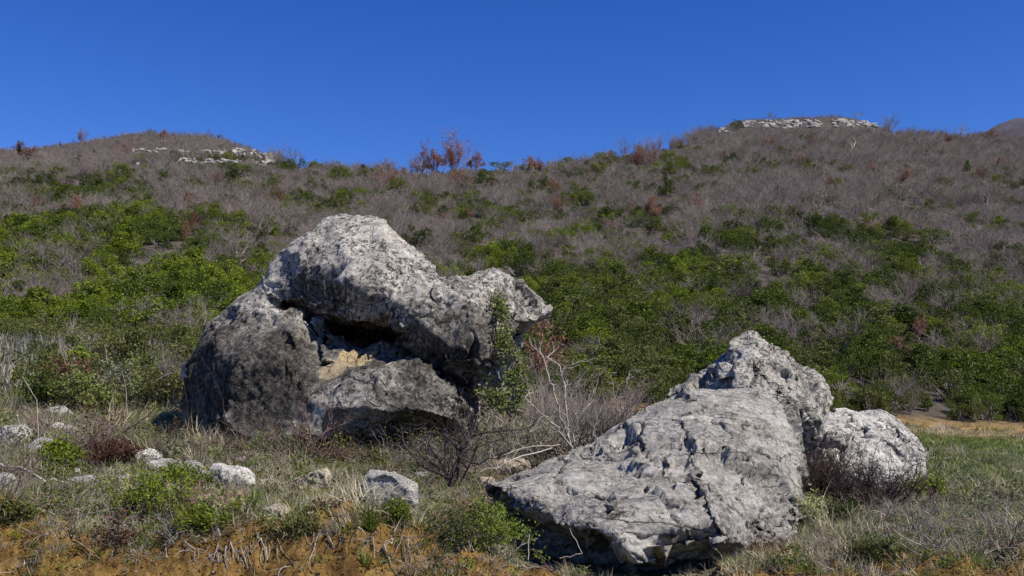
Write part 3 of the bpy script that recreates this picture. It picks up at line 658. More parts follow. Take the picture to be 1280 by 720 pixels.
# ------------------------------------------------------------------ hillside plants
GREEN_T = {'dark green': 'leaf_dark', 'bright green': 'leaf_bright', 'olive green': 'leaf_olive'}
GS = []      # (single mesh, trunk mesh, crown mesh, tone)
for v in range(4):
    (Vt, Ft), (Vl, Fl) = green_shrub_arrays(100+v, n=[3600, 3000, 3400, 2600][v], wide=[1.3, 1.0, 1.5, .75][v], lobes=[15, 12, 17, 9][v], low=[.15, .2, .12, .25][v])
    for tone, mk in GREEN_T.items():
        b = Bag(); b.add(Vt, Ft, 0); b.add(Vl, Fl, 1)
        GS.append((b.mesh('shrub_whole', [M['bark_grey'], M[mk]], False), npmesh('trunk', Vt, [Ft], [M['bark_grey']]), npmesh('crown', Vl, [Fl], [M[mk]], smooth=False), tone))
BS = []
for v in range(6):
    S, tips = bare_arrays(200+v, stems=[8, 10, 7, 3, 9, 1][v], spreadb=[.5, .4, .7, .35, .6, .1][v], lev=[2, 2, 2, 3, 2, 3][v], r=[.011, .010, .012, .026, .011, .034][v], nch=[(6, 8), (5, 7), (7, 9), (4, 6), (6, 8), (5, 7)][v], up=[.35, .5, .3, .25, .35, .25][v], spread=[.6, .5, .7, .65, .6, .7][v])
    (Vt, Ft), (Vc, Fc) = split_bare(S)
    b = Bag(); b.add(Vt, Ft, 0); b.add(Vc, Fc, 0)
    BS.append((b.mesh('bare_whole', [M['bark_far']], True), npmesh('trunk', Vt, [Ft], [M['bark_far']]), npmesh('crown', Vc, [Fc], [M['bark_far']]), 'leafless grey' if v not in (3, 5) else 'leafless single stemmed grey', S, tips))
RS = []
for v in range(3):
    S, tips = BS[[0, 3, 5][v]][4:6]; rg = np.random.default_rng(300+v)
    (Vt, Ft), (Vc, Fc) = split_bare(S); tp = tips[rg.random(len(tips)) < min(1, 1500/len(tips))]
    Vl, Fl = leaves_at(rg, tp, max(2, 3600//len(tp)), .016, .02, .6)
    bb = Bag(); bb.add(Vc, Fc, 0); bb.add(Vl, Fl, 1)
    ba = Bag(); ba.add(Vt, Ft, 0); ba.add(Vc, Fc, 0); ba.add(Vl, Fl, 1)
    RS.append((ba.mesh('rust_whole', [M['bark_red'], M['leaf_rust']], False), npmesh('trunk', Vt, [Ft], [M['bark_red']]), bb.mesh('crown', [M['bark_red'], M['leaf_rust']], False), 'rusty'))

NW = {}
for L_ in (BS, RS):
    for t_ in L_:
        v_ = getV(t_[0]); NW[t_[1].name] = float(np.percentile(np.hypot(v_[:, 0], v_[:, 1]), 93)*2)
COLS = [(230, 'at the far left'), (345, 'left of the dark boulder'), (560, 'above the dark boulder'), (840, 'between the boulders'), (1040, 'above the jagged boulder'), (1180, 'above the white boulder'), (9999, 'at the far right')]
ROWS = [(228, 'high on the hill'), (300, 'in the upper hillside'), (370, 'halfway down the hill'), (440, 'low on the hill'), (9999, 'at the hill foot')]
def zone(px, py):
    c = next(t for m_, t in COLS if px < m_); r_ = next(t for m_, t in ROWS if py < m_)
    return r_+', '+c
def noise2(x, y, f, s): return fbm(np.stack([np.atleast_1d(x)*f, np.atleast_1d(y)*f, np.zeros(np.size(x))], 1), 3, s)

BOX = [(225, 380, 640, 560), (335, 270, 560, 400), (640, 500, 1010, 720), (835, 450, 1035, 600), (1010, 515, 1155, 640), (560, 345, 640, 480)]
def hidden(px, py): return any(a < px < c and b_ < py < d for a, b_, c, d in BOX)
rgH = np.random.default_rng(7)
plants = []   # kind, x, y, z, h(m), wide factor, px, py(centre), explicit label
# named plants of the photograph: (px of middle, py of foot, width px, height px, tone, note)
NAMED_G = [(660, 277, 36, 18, 'dark green', 'round topped'), (522, 314, 44, 36, 'dark green', 'tall domed'), (596, 310, 34, 32, 'dark green', 'two headed'), (645, 345, 52, 28, 'dark green', 'broad wall-like'), (578, 322, 30, 18, 'olive green', 'low'),
 (578, 276, 14, 14, 'dark green', 'narrow'), (532, 268, 24, 14, 'olive green', 'thin topped'), (836, 222, 20, 24, 'dark green', 'upright'), (834, 250, 22, 28, 'dark green', 'stacked'), (838, 268, 26, 14, 'dark green', 'squat'),
 (864, 212, 18, 14, 'olive green', 'hazy'), (792, 236, 20, 14, 'dark green', 'round'), (760, 277, 20, 14, 'bright green', 'compact'), (733, 282, 16, 14, 'bright green', 'yellowish'), (672, 238, 22, 18, 'dark green', 'ragged'), (708, 252, 22, 16, 'dark green', 'leaning'),
 (732, 260, 24, 22, 'dark green', 'double'), (727, 220, 22, 14, 'olive green', 'small topped'), (752, 220, 16, 14, 'olive green', 'slim'), (812, 290, 56, 18, 'dark green', 'long low'), (755, 298, 28, 14, 'bright green', 'flat'), (838, 306, 28, 20, 'bright green', 'globular'),
 (712, 318, 26, 14, 'bright green', 'bright low'), (680, 324, 34, 14, 'olive green', 'trailing'), (898, 316, 24, 28, 'dark green', 'columnar'), (950, 318, 26, 20, 'dark green', 'blunt'), (968, 210, 16, 14, 'dark green', 'tiny dark'), (1210, 218, 12, 20, 'dark green', 'lone tall'),
 (1088, 279, 28, 18, 'bright green', 'neat round'), (1020, 300, 22, 34, 'dark green', 'upright cone'), (1165, 305, 46, 26, 'dark green', 'wide mounded'), (1208, 280, 34, 20, 'dark green', 'domed'), (1110, 300, 22, 22, 'dark green', 'stubby'), (1250, 285, 22, 14, 'dark green', 'cushiony'),
 (1270, 236, 30, 14, 'dark green', 'shadowy'), (1128, 300, 40, 14, 'olive green', 'straggling'), (1180, 232, 20, 14, 'olive green', 'faint'), (921, 162, 14, 15, 'dark green', 'lone rounded'), (295, 226, 42, 26, 'dark green', 'full'), (56, 232, 20, 20, 'dark green', 'squarish'),
 (100, 232, 36, 18, 'dark green', 'low spreading'), (140, 228, 16, 14, 'olive green', 'small'), (170, 224, 18, 16, 'olive green', 'dusky'), (205, 226, 24, 14, 'dark green', 'bushy'), (428, 226, 26, 22, 'dark green', 'ridge top'), (370, 212, 30, 18, 'dark green', 'ridge line'),
 (455, 222, 14, 14, 'olive green', 'slight'), (497, 240, 24, 22, 'bright green', 'bright'), (428, 262, 22, 20, 'olive green', 'hazy bright'), (535, 262, 28, 20, 'olive green', 'loose'), (625, 215, 30, 18, 'dark green', 'ridge'), (610, 232, 26, 22, 'dark green', 'hollow'),
 (320, 300, 40, 14, 'dark green', 'hedge-like'), (365, 300, 36, 14, 'dark green', 'trimmed looking'), (200, 312, 44, 28, 'dark green', 'heavy'), (320, 340, 40, 28, 'bright green', 'billowy'), (160, 333, 60, 26, 'dark green', 'long crowned'), (66, 408, 60, 42, 'bright green', 'big rounded'),
 (1185, 500, 60, 44, 'olive green', 'tall feathery'), (1050, 490, 40, 36, 'bright green', 'glossy'), (975, 345, 40, 26, 'dark green', 'dense')]
NAMED_B = [(372, 204, 34, 26, 'lone'), (780, 196, 26, 24, 'slender'), (820, 188, 26, 20, 'round headed'), (845, 188, 22, 18, 'spiky'), (865, 184, 20, 20, 'thin'), (1110, 166, 28, 22, 'dense dark'), (1198, 168, 26, 16, 'broad'), (1062, 188, 40, 28, 'spreading forked'), (1022, 258, 50, 38, 'wide crowned'),
 (1145, 262, 40, 34, 'vase shaped'), (1232, 258, 36, 40, 'tall'), (1068, 148, 22, 10, 'tiny topped'), (965, 146, 18, 10, 'wispy'), (1165, 196, 36, 26, 'dusky'), (530, 205, 34, 26, 'fine twigged'), (505, 210, 26, 18, 'low'), (186, 172, 12, 14, 'pointed'), (262, 176, 12, 13, 'stubby'), (250, 175, 14, 12, 'blurred'), (74, 180, 8, 9, 'tiny'), (88, 440, 30, 34, 'white stemmed')]
NAMED_R = [(568, 214, 40, 42, 'tall rust leaved tree on the skyline'), (592, 214, 26, 26, 'lower rust tree just right of the tall rust leaved tree'), (552, 216, 28, 28, 'russet tree just left of the tall rust leaved tree'), (523, 216, 30, 20, 'low russet brown tree further left on the ridge'), (545, 220, 34, 36, 'twiggy red brown tree leaning beside the tall rust one'), (38, 202, 30, 20, 'round red brown tree alone in grey scrub'), (101, 176, 14, 14, 'small pointed reddish tree on the skyline'), (203, 174, 13, 14, 'little dark red tree on the skyline of the left hill'),
 (663, 216, 28, 20, 'orange brown tree just below the ridge'), (672, 206, 16, 12, 'little orange tree on the ridge line'), (47, 262, 14, 18, 'orange brown sapling among green shrubs'), (235, 262, 14, 18, 'pinkish brown sapling in the green'), (230, 300, 26, 20, 'pink brown shrub left of the dark boulder'), (245, 285, 14, 22, 'thin pink brown sapling above the pink brown shrub'),
 (788, 272, 9, 18, 'narrow salmon coloured sapling'), (800, 210, 40, 22, 'broad brown orange tree below the right ridge'), (1146, 430, 22, 34, 'pink brown tree in the dark green scrub'), (1134, 462, 30, 34, 'grey pink shrub below the pink brown tree'), (1143, 375, 14, 14, 'small orange shrub high above the round white boulder'), (703, 435, 26, 18, 'rust shrub in the green below the bare slope'),
 (590, 274, 22, 10, 'faint red shrub on the bare slope'), (695, 264, 22, 18, 'buff brown shrub beside a ragged green one'), (270, 232, 18, 16, 'rust shrub right of the full green shrub'), (492, 212, 12, 12, 'small rust shrub on the low ridge'), (1185, 178, 14, 10, 'small brown tree on the right skyline'), (196, 256, 14, 14, 'peach coloured shrub in green scrub')]
def ground_at(px, py):
    while True:
        g_ = march(px, py)
        if g_ is not None: return g_
        py += 1
def named(px, pyf, wpx, hpx):
    g_ = ground_at(px, pyf+1)
    s = g_[1]/F
    return g_, hpx*s, wpx*s
occ = []
things_G = []; things_B = []; things_R = []
def put(kind, src, g_, h, wd, label, group, cat, parts, rz):
    single, tr, cr = src[:3]
    sc3 = (wd, wd, h)
    if kind != 'shrub': q_ = NW[tr.name]; sc3 = (wd/q_, wd/q_, h)
    if not parts:
        o = link(kind, single, None, g_); o.rotation_euler.z = rz; o.scale = sc3
    else:
        o = empty(kind, g_, rz); o.scale = sc3; link('trunk', tr, o); link('crown', cr, o)
    tag(o, label, cat, group); return o
NBX = []
WID = [1.3, 1.0, 1.5, .75]
for i, (px, py, wp, hp, tone, adj) in enumerate(NAMED_G):
    g_, h, wd = named(px, py, wp, hp); v = int(np.argmin([abs(wp/hp-w_*.95) for w_ in WID])); src = next(s for s in GS[v*3:v*3+3] if s[3] == tone)
    put('shrub', src, g_, h*1.1, wd/WID[v]*1.05, f'{adj} {tone} shrub {zone(px, py-hp/2)}', 'green shrubs on the hillside', 'shrub', True, rgH.uniform(0, 6.28)); occ.append((g_[0], g_[1], wd*.5)); NBX.append((px, py, wp, hp))
for i, (px, py, wp, hp, adj) in enumerate(NAMED_B):
    g_, h, wd = named(px, py, wp, hp); v = [3, 5][i % 2] if i > 5 else [3, 0, 4, 1, 5, 2][i]
    put('bare_tree', BS[v], g_, h*(1.35 if py < itp(SKY, px)+14 else 1.1), wd*1.1, f'{adj} leafless tree '+('on the skyline, '+zone(px, py).split(', ')[1] if py < 212 and py < itp(SKY, px)+14 else zone(px, py-hp/2)), 'leafless trees on the hillside', 'tree', True, rgH.uniform(0, 6.28)); occ.append((g_[0], g_[1], wd*.4)); NBX.append((px, py, wp, hp))
for i, (px, py, wp, hp, lab) in enumerate(NAMED_R):
    g_, h, wd = named(px, py, wp, hp)
    put('rusty_tree', RS[i % 3], g_, h*1.15, wd*1.1, lab, 'rust leaved trees on the hillside', 'tree', True, rgH.uniform(0, 6.28)); occ.append((g_[0], g_[1], wd*.5)); NBX.append((px, py, wp, hp))
OC = np.array(occ)
# the rest: jittered over the slope
pts = []
Y = 52.0
while Y < 425:
    sp = 1.7+.004*(Y-52); xs = np.arange(-.66*Y-8, .66*Y+8, sp); xs = xs+rgH.uniform(-.45, .45, len(xs))*sp; pts.append(np.stack([xs, Y+rgH.uniform(-.45, .45, len(xs))*sp], 1)); Y += sp*.92
pts = np.concatenate(pts); z = H(pts[:, 0], pts[:, 1]); W3 = np.stack([pts[:, 0], pts[:, 1], z], 1)
pxs, pys, ds = proj(W3)
ridy = np.interp(pxs, [t[0] for t in RID], [t[1] for t in RID])
basey = np.interp(pxs, [0, 300, 420, 640, 840, 1060, 1280], [53, 53, 56, 58, 60, 62, 64])
ok = (pts[:, 1] < ridy+2) & (pts[:, 1] > basey+rgH.uniform(-.8, .8, len(pts)))
dmin = np.full(len(pts), 9.)
for (ox, oy, orr) in occ: dmin = np.minimum(dmin, np.hypot(pts[:, 0]-ox, (pts[:, 1]-oy)*.55)-orr)
ok &= dmin > .15
W3 = W3[ok]; pxs = pxs[ok]; pys = pys[ok]; n = len(W3)
# share of green read off the photograph
GP = {0: [(175, 0), (205, .04), (222, .45), (250, .66), (275, .5), (300, .74), (330, .88), (360, .93), (430, .96)],
      330: [(195, 0), (212, .45), (235, .32), (270, .34), (300, .50), (330, .70), (380, .85), (430, .95)],
      480: [(208, .3), (235, .28), (290, .32), (330, .46), (360, .66), (420, .9), (480, 1)],
      640: [(200, .3), (225, .36), (300, .34), (335, .44), (352, .68), (400, .82), (440, .93), (500, .98)],
      860: [(180, .02), (205, .28), (235, .27), (280, .26), (320, .40), (350, .62), (395, .8), (440, .92), (500, .98)],
      1060: [(160, 0), (230, .03), (270, .14), (300, .28), (330, .46), (370, .76), (420, .92), (500, .97)],
      1280: [(175, 0), (230, .06), (270, .22), (300, .30), (340, .56), (385, .82), (430, .94), (520, .97)]}
gk = sorted(GP); tabs = np.stack([np.interp(pys, [a for a, b in GP[k]], [b for a, b in GP[k]]) for k in gk])
idx = np.clip(np.searchsorted(gk, pxs)-1, 0, len(gk)-2); ka = np.array(gk)[idx]; kb = np.array(gk)[idx+1]; tt = np.clip((pxs-ka)/(kb-ka), 0, 1)
gp = tabs[idx, np.arange(n)]*(1-tt)+tabs[idx+1, np.arange(n)]*tt
pys_m = pys-9
cl = .36*noise2(W3[:, 0], W3[:, 1]*.6, .09, 31)+.6*noise2(W3[:, 0], W3[:, 1]*.7, .26, 37)+rgH.uniform(-.2, .2, n)
cl = np.argsort(np.argsort(cl))/n
isg = cl < gp
hm_ = np.where(isg, rgH.uniform(1.6, 3.3, n), rgH.uniform(2.0, 4.2, n)); hm_ *= ss(52, 80, W3[:, 1])*.2+.8
# scrub on the two rocky hilltops stays low
top = (pys < itp(SKY, 200)+34) & (pxs < 345) | (pys < 166) & (pxs > 890) & (pxs < 1105)
hm_ = np.where(top, hm_*.38, hm_); hm_ = np.where((pys < np.interp(pxs, [t[0] for t in SKY], [t[1] for t in SKY])+8) & ~top, hm_*rgH.uniform(.7, 1.35, n), hm_)
wd_ = np.where(isg, hm_*rgH.uniform(.85, 1.35, n), hm_*rgH.uniform(.95, 1.35, n))
tone = np.where(noise2(W3[:, 0], W3[:, 1], .07, 41)+rgH.uniform(-.6, .6, n) > .12, 1, 0); tone = np.where(rgH.random(n)+.5*noise2(W3[:, 0], W3[:, 1], .12, 43) < .2, 2, tone)
var = rgH.integers(0, 4, n); bv = rgH.choice(6, n, p=[.22, .2, .18, .14, .16, .10]); rzs = rgH.uniform(0, 6.28, n)
# nothing tall directly in front of the plants and crags the photograph shows clear
app0 = hm_*F/W3[:, 1]
for (bx, by, bw, bh) in NBX+[(978, 159, 104, 13), (1069, 158, 60, 13), (909, 166, 22, 6), (258, 204, 80, 14), (329, 206, 26, 16), (304, 192, 30, 7), (184, 189, 46, 5), (169, 206, 14, 4)]:
    m_ = (np.abs(pxs-bx) < bw*.5+3) & (pys > by-1) & (pys-app0 < by-.25*bh); lim = np.maximum(pys-(by-.15*bh), 1.5)
    f_ = np.where(m_, np.clip(lim/app0, .12 if bh in (13, 14, 16, 6, 7, 5, 4) and by < 207 else .4, 1), 1); hm_ = hm_*f_; wd_ = wd_*f_; app0 = app0*f_
rust = (~isg) & (rgH.random(n) < np.where((pxs > 470) & (pxs < 620) & (pys < 240), .12, .008))
app = hm_*F/W3[:, 1]
inview = (pxs > 4) & (pxs < 1276) & ~np.array([hidden(a, b_-c*.5) for a, b_, c in zip(pxs, pys, app)])
tones = list(GREEN_T)
used = np.zeros(n, bool)
SZ = lambda h: 'small' if h < 1.9 else ('medium sized' if h < 2.8 else 'large')
for kind, mask, quota in (('g', isg, 300-len(NAMED_G)), ('b', ~isg & ~rust, 300-len(NAMED_B)), ('r', rust, 60)):
    ids = np.nonzero(mask & inview & (hm_ > 1))[0]; ids = ids[np.argsort(-(app*wd_/hm_)[ids])][:quota]; used[ids] = True
    for j, i in enumerate(ids):
        px, py = pxs[i], pys[i]-app[i]*.5; parts = app[i] > 34
        if kind == 'g': put('shrub', GS[var[i]*3+tone[i]], W3[i], hm_[i], wd_[i]/WID[var[i]], f'{SZ(hm_[i])} {tones[tone[i]]} shrub {zone(px, py)}', 'green shrubs on the hillside', 'shrub', parts, rzs[i])
        elif kind == 'b': put('bare_tree', BS[bv[i]], W3[i], hm_[i], wd_[i], f'{"short" if hm_[i] < 3 else "tall"} {BS[bv[i]][3]} tree {zone(px, py)}', 'leafless trees on the hillside', 'tree', parts, rzs[i])
        else: put('rusty_tree', RS[i % 3], W3[i], hm_[i], wd_[i], f'{"short" if hm_[i] < 3 else "tall"} rust leaved tree {zone(px, py)}', 'rust leaved trees on the hillside', 'tree', False, rzs[i])

# ------------------------------------------------------------------ stuff by geometry nodes
def scatter(name, pos_, rot, scl, idx, meshes, label=None):
    V = np.asarray(pos_); me = bpy.data.meshes.new(name); me.vertices.add(len(V)); me.vertices.foreach_set('co', V.astype(np.float32).ravel())
    for nm, ty, arr in (('rot', 'FLOAT_VECTOR', rot), ('scl', 'FLOAT_VECTOR', scl), ('idx', 'INT', idx)):
        at = me.attributes.new(nm, ty, 'POINT'); at.data.foreach_set('vector' if ty == 'FLOAT_VECTOR' else 'value', np.asarray(arr, np.float32 if ty != 'INT' else np.int32).ravel())
    o = link(name, me); o['kind'] = 'stuff'
    if label: o['label'] = label
    ng = bpy.data.node_groups.new(name, 'GeometryNodeTree'); ng.interface.new_socket('Geometry', in_out='INPUT', socket_type='NodeSocketGeometry'); ng.interface.new_socket('Geometry', in_out='OUTPUT', socket_type='NodeSocketGeometry')
    nn = ng.nodes; LL = ng.links; gi = nn.new('NodeGroupInput'); go_ = nn.new('NodeGroupOutput'); jn = nn.new('GeometryNodeJoinGeometry')
    def na(nm, dt):
        a = nn.new('GeometryNodeInputNamedAttribute'); a.data_type = dt; a.inputs['Name'].default_value = nm; return a.outputs['Attribute']
    ar, as_, ai = na('rot', 'FLOAT_VECTOR'), na('scl', 'FLOAT_VECTOR'), na('idx', 'INT')
    tp = nn.new('GeometryNodeMeshToPoints'); LL.new(gi.outputs[0], tp.inputs[0])
    for k, m_ in enumerate(meshes):
        so_ = bpy.data.objects.new(name+'_source', m_)          # not linked to the scene: only feeds the instances
        oi = nn.new('GeometryNodeObjectInfo'); oi.inputs['Object'].default_value = so_
        try: oi.inputs['As Instance'].default_value = True
        except Exception: pass
        cmp_ = nn.new('FunctionNodeCompare'); cmp_.data_type = 'INT'; cmp_.operation = 'EQUAL'
        ii_ = [s for s in cmp_.inputs if s.type == 'INT']; LL.new(ai, ii_[0]); ii_[1].default_value = k
        ip = nn.new('GeometryNodeInstanceOnPoints'); LL.new(tp.outputs[0], ip.inputs['Points']); LL.new(oi.outputs['Geometry'], ip.inputs['Instance'])
        LL.new(cmp_.outputs[0], ip.inputs['Selection']); LL.new(ar, ip.inputs['Rotation']); LL.new(as_, ip.inputs['Scale']); LL.new(ip.outputs[0], jn.inputs[0])
    LL.new(jn.outputs[0], go_.inputs[0])
    md = o.modifiers.new('scatter', 'NODES'); md.node_group = ng
    return o
def zr(r_): return np.stack([np.zeros(len(r_)), np.zeros(len(r_)), r_], 1)
r_ = ~used & isg
scatter('scrub', W3[r_], zr(rzs[r_]), np.stack([wd_[r_]/np.array(WID)[var[r_]]]*2+[hm_[r_]], 1), (var*3+tone)[r_], [g[0] for g in GS], 'dense green scrub covering the rest of the hillside')
r_ = ~used & ~isg
scatter('bare_wood', W3[r_], zr(rzs[r_]), np.stack([(wd_/np.where(rust, np.array([NW[x[1].name] for x in RS])[np.arange(n) % 3], np.array([NW[x[1].name] for x in BS])[bv]))[r_]]*2+[hm_[r_]], 1), np.where(rust, 6+np.arange(n) % 3, bv)[r_], [b_[0] for b_ in BS]+[x[0] for x in RS], 'leafless grey brown wood covering the rest of the hillside')
print('PLANTS', n, isg.sum(), used.sum())

# ------------------------------------------------------------------ limestone outcrops of the two hilltops
M['outcrop'] = rockmat('outcrop_limestone', base=(.30, .28, .25), pale=(.62, .595, .54), dark=(.09, .085, .08), stain=.42, scale=.6)
def outcrop(px0, px1, pytop, pybot, npc, label, seed, flat=1., lift=.25):
    """one outcrop: many jagged blocks of the same bedrock"""
    rg = np.random.default_rng(seed); bm = bmesh.new(); c0 = None
    for i in range(npc):
        px = rg.uniform(px0, px1); py = pybot-rg.uniform(0, 1)*(pybot-pytop)*.8
        g_ = ground_at(px, py+2)
        s = g_[1]/F; hh = rg.uniform(3.2, 6.4)*s*.5*flat; ww = rg.uniform(4, 12)*s*.5*flat
        u_ = runit(rg, 12); u_ = np.sign(u_)*np.abs(u_)**.55; u_[:, 2] += u_[:, 0]*rg.uniform(-.4, .4); q = u_*np.array([ww, ww*.8, hh])+g_+np.array([0, 0, hh*lift])
        hull_bm(bm, q.tolist())
    me = remesh(bm, .16); V = carve(me, getV(me), seed, cells=((3, .85), (9, .7)), warp=.05, rid=.02, fine=.01, smooth=0, cracks=0, S=3.)
    finish(me, V, 'rock_outcrop', M['outcrop'], label, 'rock outcrop', 'limestone outcrops on the hilltops')
outcrop(928, 1028, 148, 159, 70, 'long white limestone crag crowning the right hill', 401)
outcrop(1040, 1098, 147, 158, 40, 'shorter white limestone crag at the right end of the summit', 402)
outcrop(900, 918, 159, 166, 7, 'low rocks below the left end of the summit crag', 403)
outcrop(222, 302, 184, 205, 105, 'broad patch of pale limestone blocks on the left hill', 404, .85, .9)
outcrop(312, 340, 186, 208, 26, 'pale knob of rock at the right end of the left hill', 405, 1.1, 1.)
outcrop(290, 318, 184, 192, 9, 'thin ledge of pale rocks near the left hill crest', 406)
outcrop(162, 206, 185, 189, 10, 'narrow pale ledge left of the limestone patch', 407)
outcrop(164, 174, 203, 206, 3, 'small pale rocks low on the left hilltop', 408)
# ------------------------------------------------------------------ foreground plants
rg = np.random.default_rng(77)
def pl(pts_, Y=None):
    """pixel polyline -> world polyline; entries (px,py,Y)"""
    return [P(*p) for p in pts_]
def stem_segs(path, r0, r1, sub=5, wob=.006, rgx=rg):
    path = [np.asarray(p, float) for p in path]; S = []; pts_ = [path[0]]
    for a, b in zip(path[:-1], path[1:]):
        for k in range(1, sub+1): pts_.append(a+(b-a)*k/sub+(rgx.normal(size=3)*wob if k < sub else 0))
    rr = np.linspace(r0, r1, len(pts_))
    for i in range(len(pts_)-1): S.append((*pts_[i], *pts_[i+1], rr[i], rr[i+1]))
    return S, pts_
def plant(name, base, label, cat, parts_, group=None):
    """parts_: list of (partname, V, F, material, smooth) in world coordinates"""
    o = empty(name, base)
    for nm, V, Fa, mt_, sm in parts_:
        link(nm, npmesh(nm, V-np.asarray(base), [Fa], [mt_], smooth=sm), o)
    tag(o, label, cat, group); return o
def g_at(px, py): return ground_at(px, py)
def twig_bush(name, px, py, wpx, hpx, label, mats, seed, stems=7, lev=2, leaf=None, lsize=.012, per=2, paths=(), r=.010, spread=.6, up=.1, nch=(3, 5), wob=.2, group=None, cat='shrub', jit=.02, Y=None, spreadb=.8, extra=0):
    g_ = g_at(px, py) if Y is None else P(px, py, Y); s = g_[1]/F; W, Hh = wpx*s, hpx*s; rgx = np.random.default_rng(seed); S = []; tips = []
    for i in range(stems):
        a = rgx.uniform(0, 2*np.pi); q = rgx.uniform(0, 1)**.5
        d = np.array([np.cos(a)*q*spreadb*W/Hh, np.sin(a)*q*spreadb*W/Hh*.7, .85]); d /= np.linalg.norm(d)
        L_ = .62*np.hypot(Hh, W*.5*q)*rgx.uniform(.7, 1.1)
        grow(rgx, np.array([rgx.normal()*W*(.05+extra), rgx.normal()*W*.05, -.01]), d, L_, r*rgx.uniform(.6, 1.1), lev, S, tips, spread, up, nch, wob, 4, .5, .58)
    S = np.array(S) if S else np.zeros((0, 8))
    S[:, :6] += np.tile(g_, 2)
    tips = np.array(tips)+g_
    S = S.tolist()
    for (pp, r0, r1) in paths:
        a_, q_ = stem_segs(pl(pp), r0*.66, r1*.6, 4, .006, rgx); S += a_
        for k in range(2, len(q_), 2):
            d = rgx.normal(size=3); d[2] = abs(d[2])*.8+.3; d /= np.linalg.norm(d); S2 = []; t2 = []
            grow(rgx, q_[k], d, Hh*.22*rgx.uniform(.4, 1), r0*.35, 1, S2, t2, .6, .1, (2, 4), .2, 3, .5, .6); S += S2; tips = np.concatenate([tips, t2])
    S = np.array(S); V, Fa = tubes(S, 4); parts_ = [('stems', V, Fa, M[mats], True)]
    if leaf:
        V2, F2 = leaves_at(rgx, tips, per, lsize, jit, .5); parts_.append(('leaves', V2, F2, M[leaf], False))
    return plant(name, g_, label, cat, parts_, group)

# climbing plant in the cleft of the big boulder
cp = [(606, 368, 7.55), (622, 378, 7.35), (628, 392, 7.25), (634, 408, 7.2), (628, 425, 7.15), (638, 440, 7.15), (646, 456, 7.15), (640, 472, 7.1), (652, 488, 7.05), (628, 500, 7.0), (645, 510, 7.0), (612, 495, 7.05)]
wid = [8, 15, 17, 20, 18, 24, 26, 24, 26, 28, 26, 18]; q = []
for (a, b, c), w_ in zip(cp, wid):
    for _ in range(130):
        u = rg.normal(size=2)*.5; q.append(P(a+u[0]*w_*.5, b+u[1]*13, c+rg.uniform(-.03, .18)))
q = np.array(q); q = q[fbm(q*7, 2, 9) > -.25]
S = []
for k in range(9):
    off_ = rg.normal(size=(len(cp), 2))*np.array([9, 4]); a_, _ = stem_segs([P(c[0]+o_[0], c[1]+o_[1], c[2]+.08) for c, o_ in zip(cp[::-1], off_)], .008, .003, 3, .012); S += a_
V1, F1 = tubes(S, 4); V2, F2 = leaves_at(rg, q, 3, .0125, .02, .6)
plant('climbing_plant', g_at(640, 560), 'green leafy climber growing up the cleft at the right side of the dark boulder', 'climbing plant', [('stems', V1, F1, M['bark_grey'], True), ('leaves', V2, F2, M['leaf_vine'], False)])
twig_bush('shrub', 668, 470, 46, 74, 'rust brown leaved shrub behind the right arm of the dark boulder', 'bark_red', 501, stems=9, leaf='leaf_rust', lsize=.018, per=2, Y=8.9, r=.007)
# dead branches between the boulders
twig_bush('dead_shrub', 705, 560, 130, 95, 'tall dead shrub with thick bleached stems between the two big boulders', 'bark_pale', 502, stems=16, lev=2, r=.009, spread=.55, nch=(3, 5), spreadb=.7, extra=.15, wob=.12,
    paths=[([(716, 565, 7.0), (705, 530, 7.0), (692, 490, 7.0), (683, 462, 7.0), (674, 437, 7.0)], .013, .006), ([(712, 560, 7.05), (708, 520, 7.05), (706, 485, 7.05), (700, 458, 7.05), (684, 447, 7.05)], .013, .006), ([(701, 466, 7.05), (716, 456, 7.0), (734, 448, 7.0)], .007, .003),
           ([(716, 560, 6.95), (690, 528, 6.9), (668, 508, 6.85), (656, 497, 6.85)], .009, .005), ([(712, 560, 7.0), (722, 525, 6.95), (742, 492, 6.95)], .009, .005), ([(700, 535, 6.9), (680, 520, 6.85), (662, 540, 6.8)], .007, .004), ([(690, 560, 6.8), (640, 575, 6.5), (600, 590, 6.3)], .008, .005),
           ([(745, 560, 7.0), (742, 538, 7.0), (750, 515, 7.0)], .008, .004), ([(700, 556, 6.9), (655, 560, 6.7), (612, 575, 6.5)], .007, .004)])
twig_bush('dead_shrub', 650, 572, 120, 62, 'low tangle of grey dead twigs beneath the climber', 'bark_grey', 503, stems=44, lev=2, r=.006, spread=.8, extra=.28, leaf='leaf_vine', per=1, lsize=.008)
twig_bush('dead_shrub', 672, 566, 120, 105, 'dense grey branching thicket under the beak of the dark boulder', 'bark_grey', 550, stems=34, lev=2, r=.007, extra=.2, nch=(4, 6))
twig_bush('dead_shrub', 752, 556, 100, 80, 'dense grey branching thicket touching the back of the slab', 'bark_grey', 551, stems=30, lev=2, r=.006, extra=.22, nch=(4, 6), Y=7.4)
for k_, (a_, b_) in enumerate([(660, 570), (735, 560), (690, 556)]):
    twig_bush('dead_shrub', a_, b_, 90, 80, ['spiky bleached dead stems nearest the climber', 'spiky bleached dead stems nearest the slab', 'spiky bleached dead stems behind the tallest fork'][k_], 'bark_pale', 540+k_, stems=46, lev=1, r=.0075, spread=.35, extra=.22, spreadb=.75, wob=.07, up=.02)
twig_bush('dead_shrub', 690, 575, 130, 60, 'low heap of brown dead stalks against the left flank of the slab', 'straw_grey', 504, stems=150, lev=1, r=.0055, spread=.45, extra=.32, spreadb=.5)
twig_bush('dead_shrub', 715, 572, 110, 90, 'thicket of straight grey dead stems around the bleached ones', 'bark_pale', 508, stems=100, lev=1, r=.0055, spread=.45, extra=.25, spreadb=.6, wob=.1)
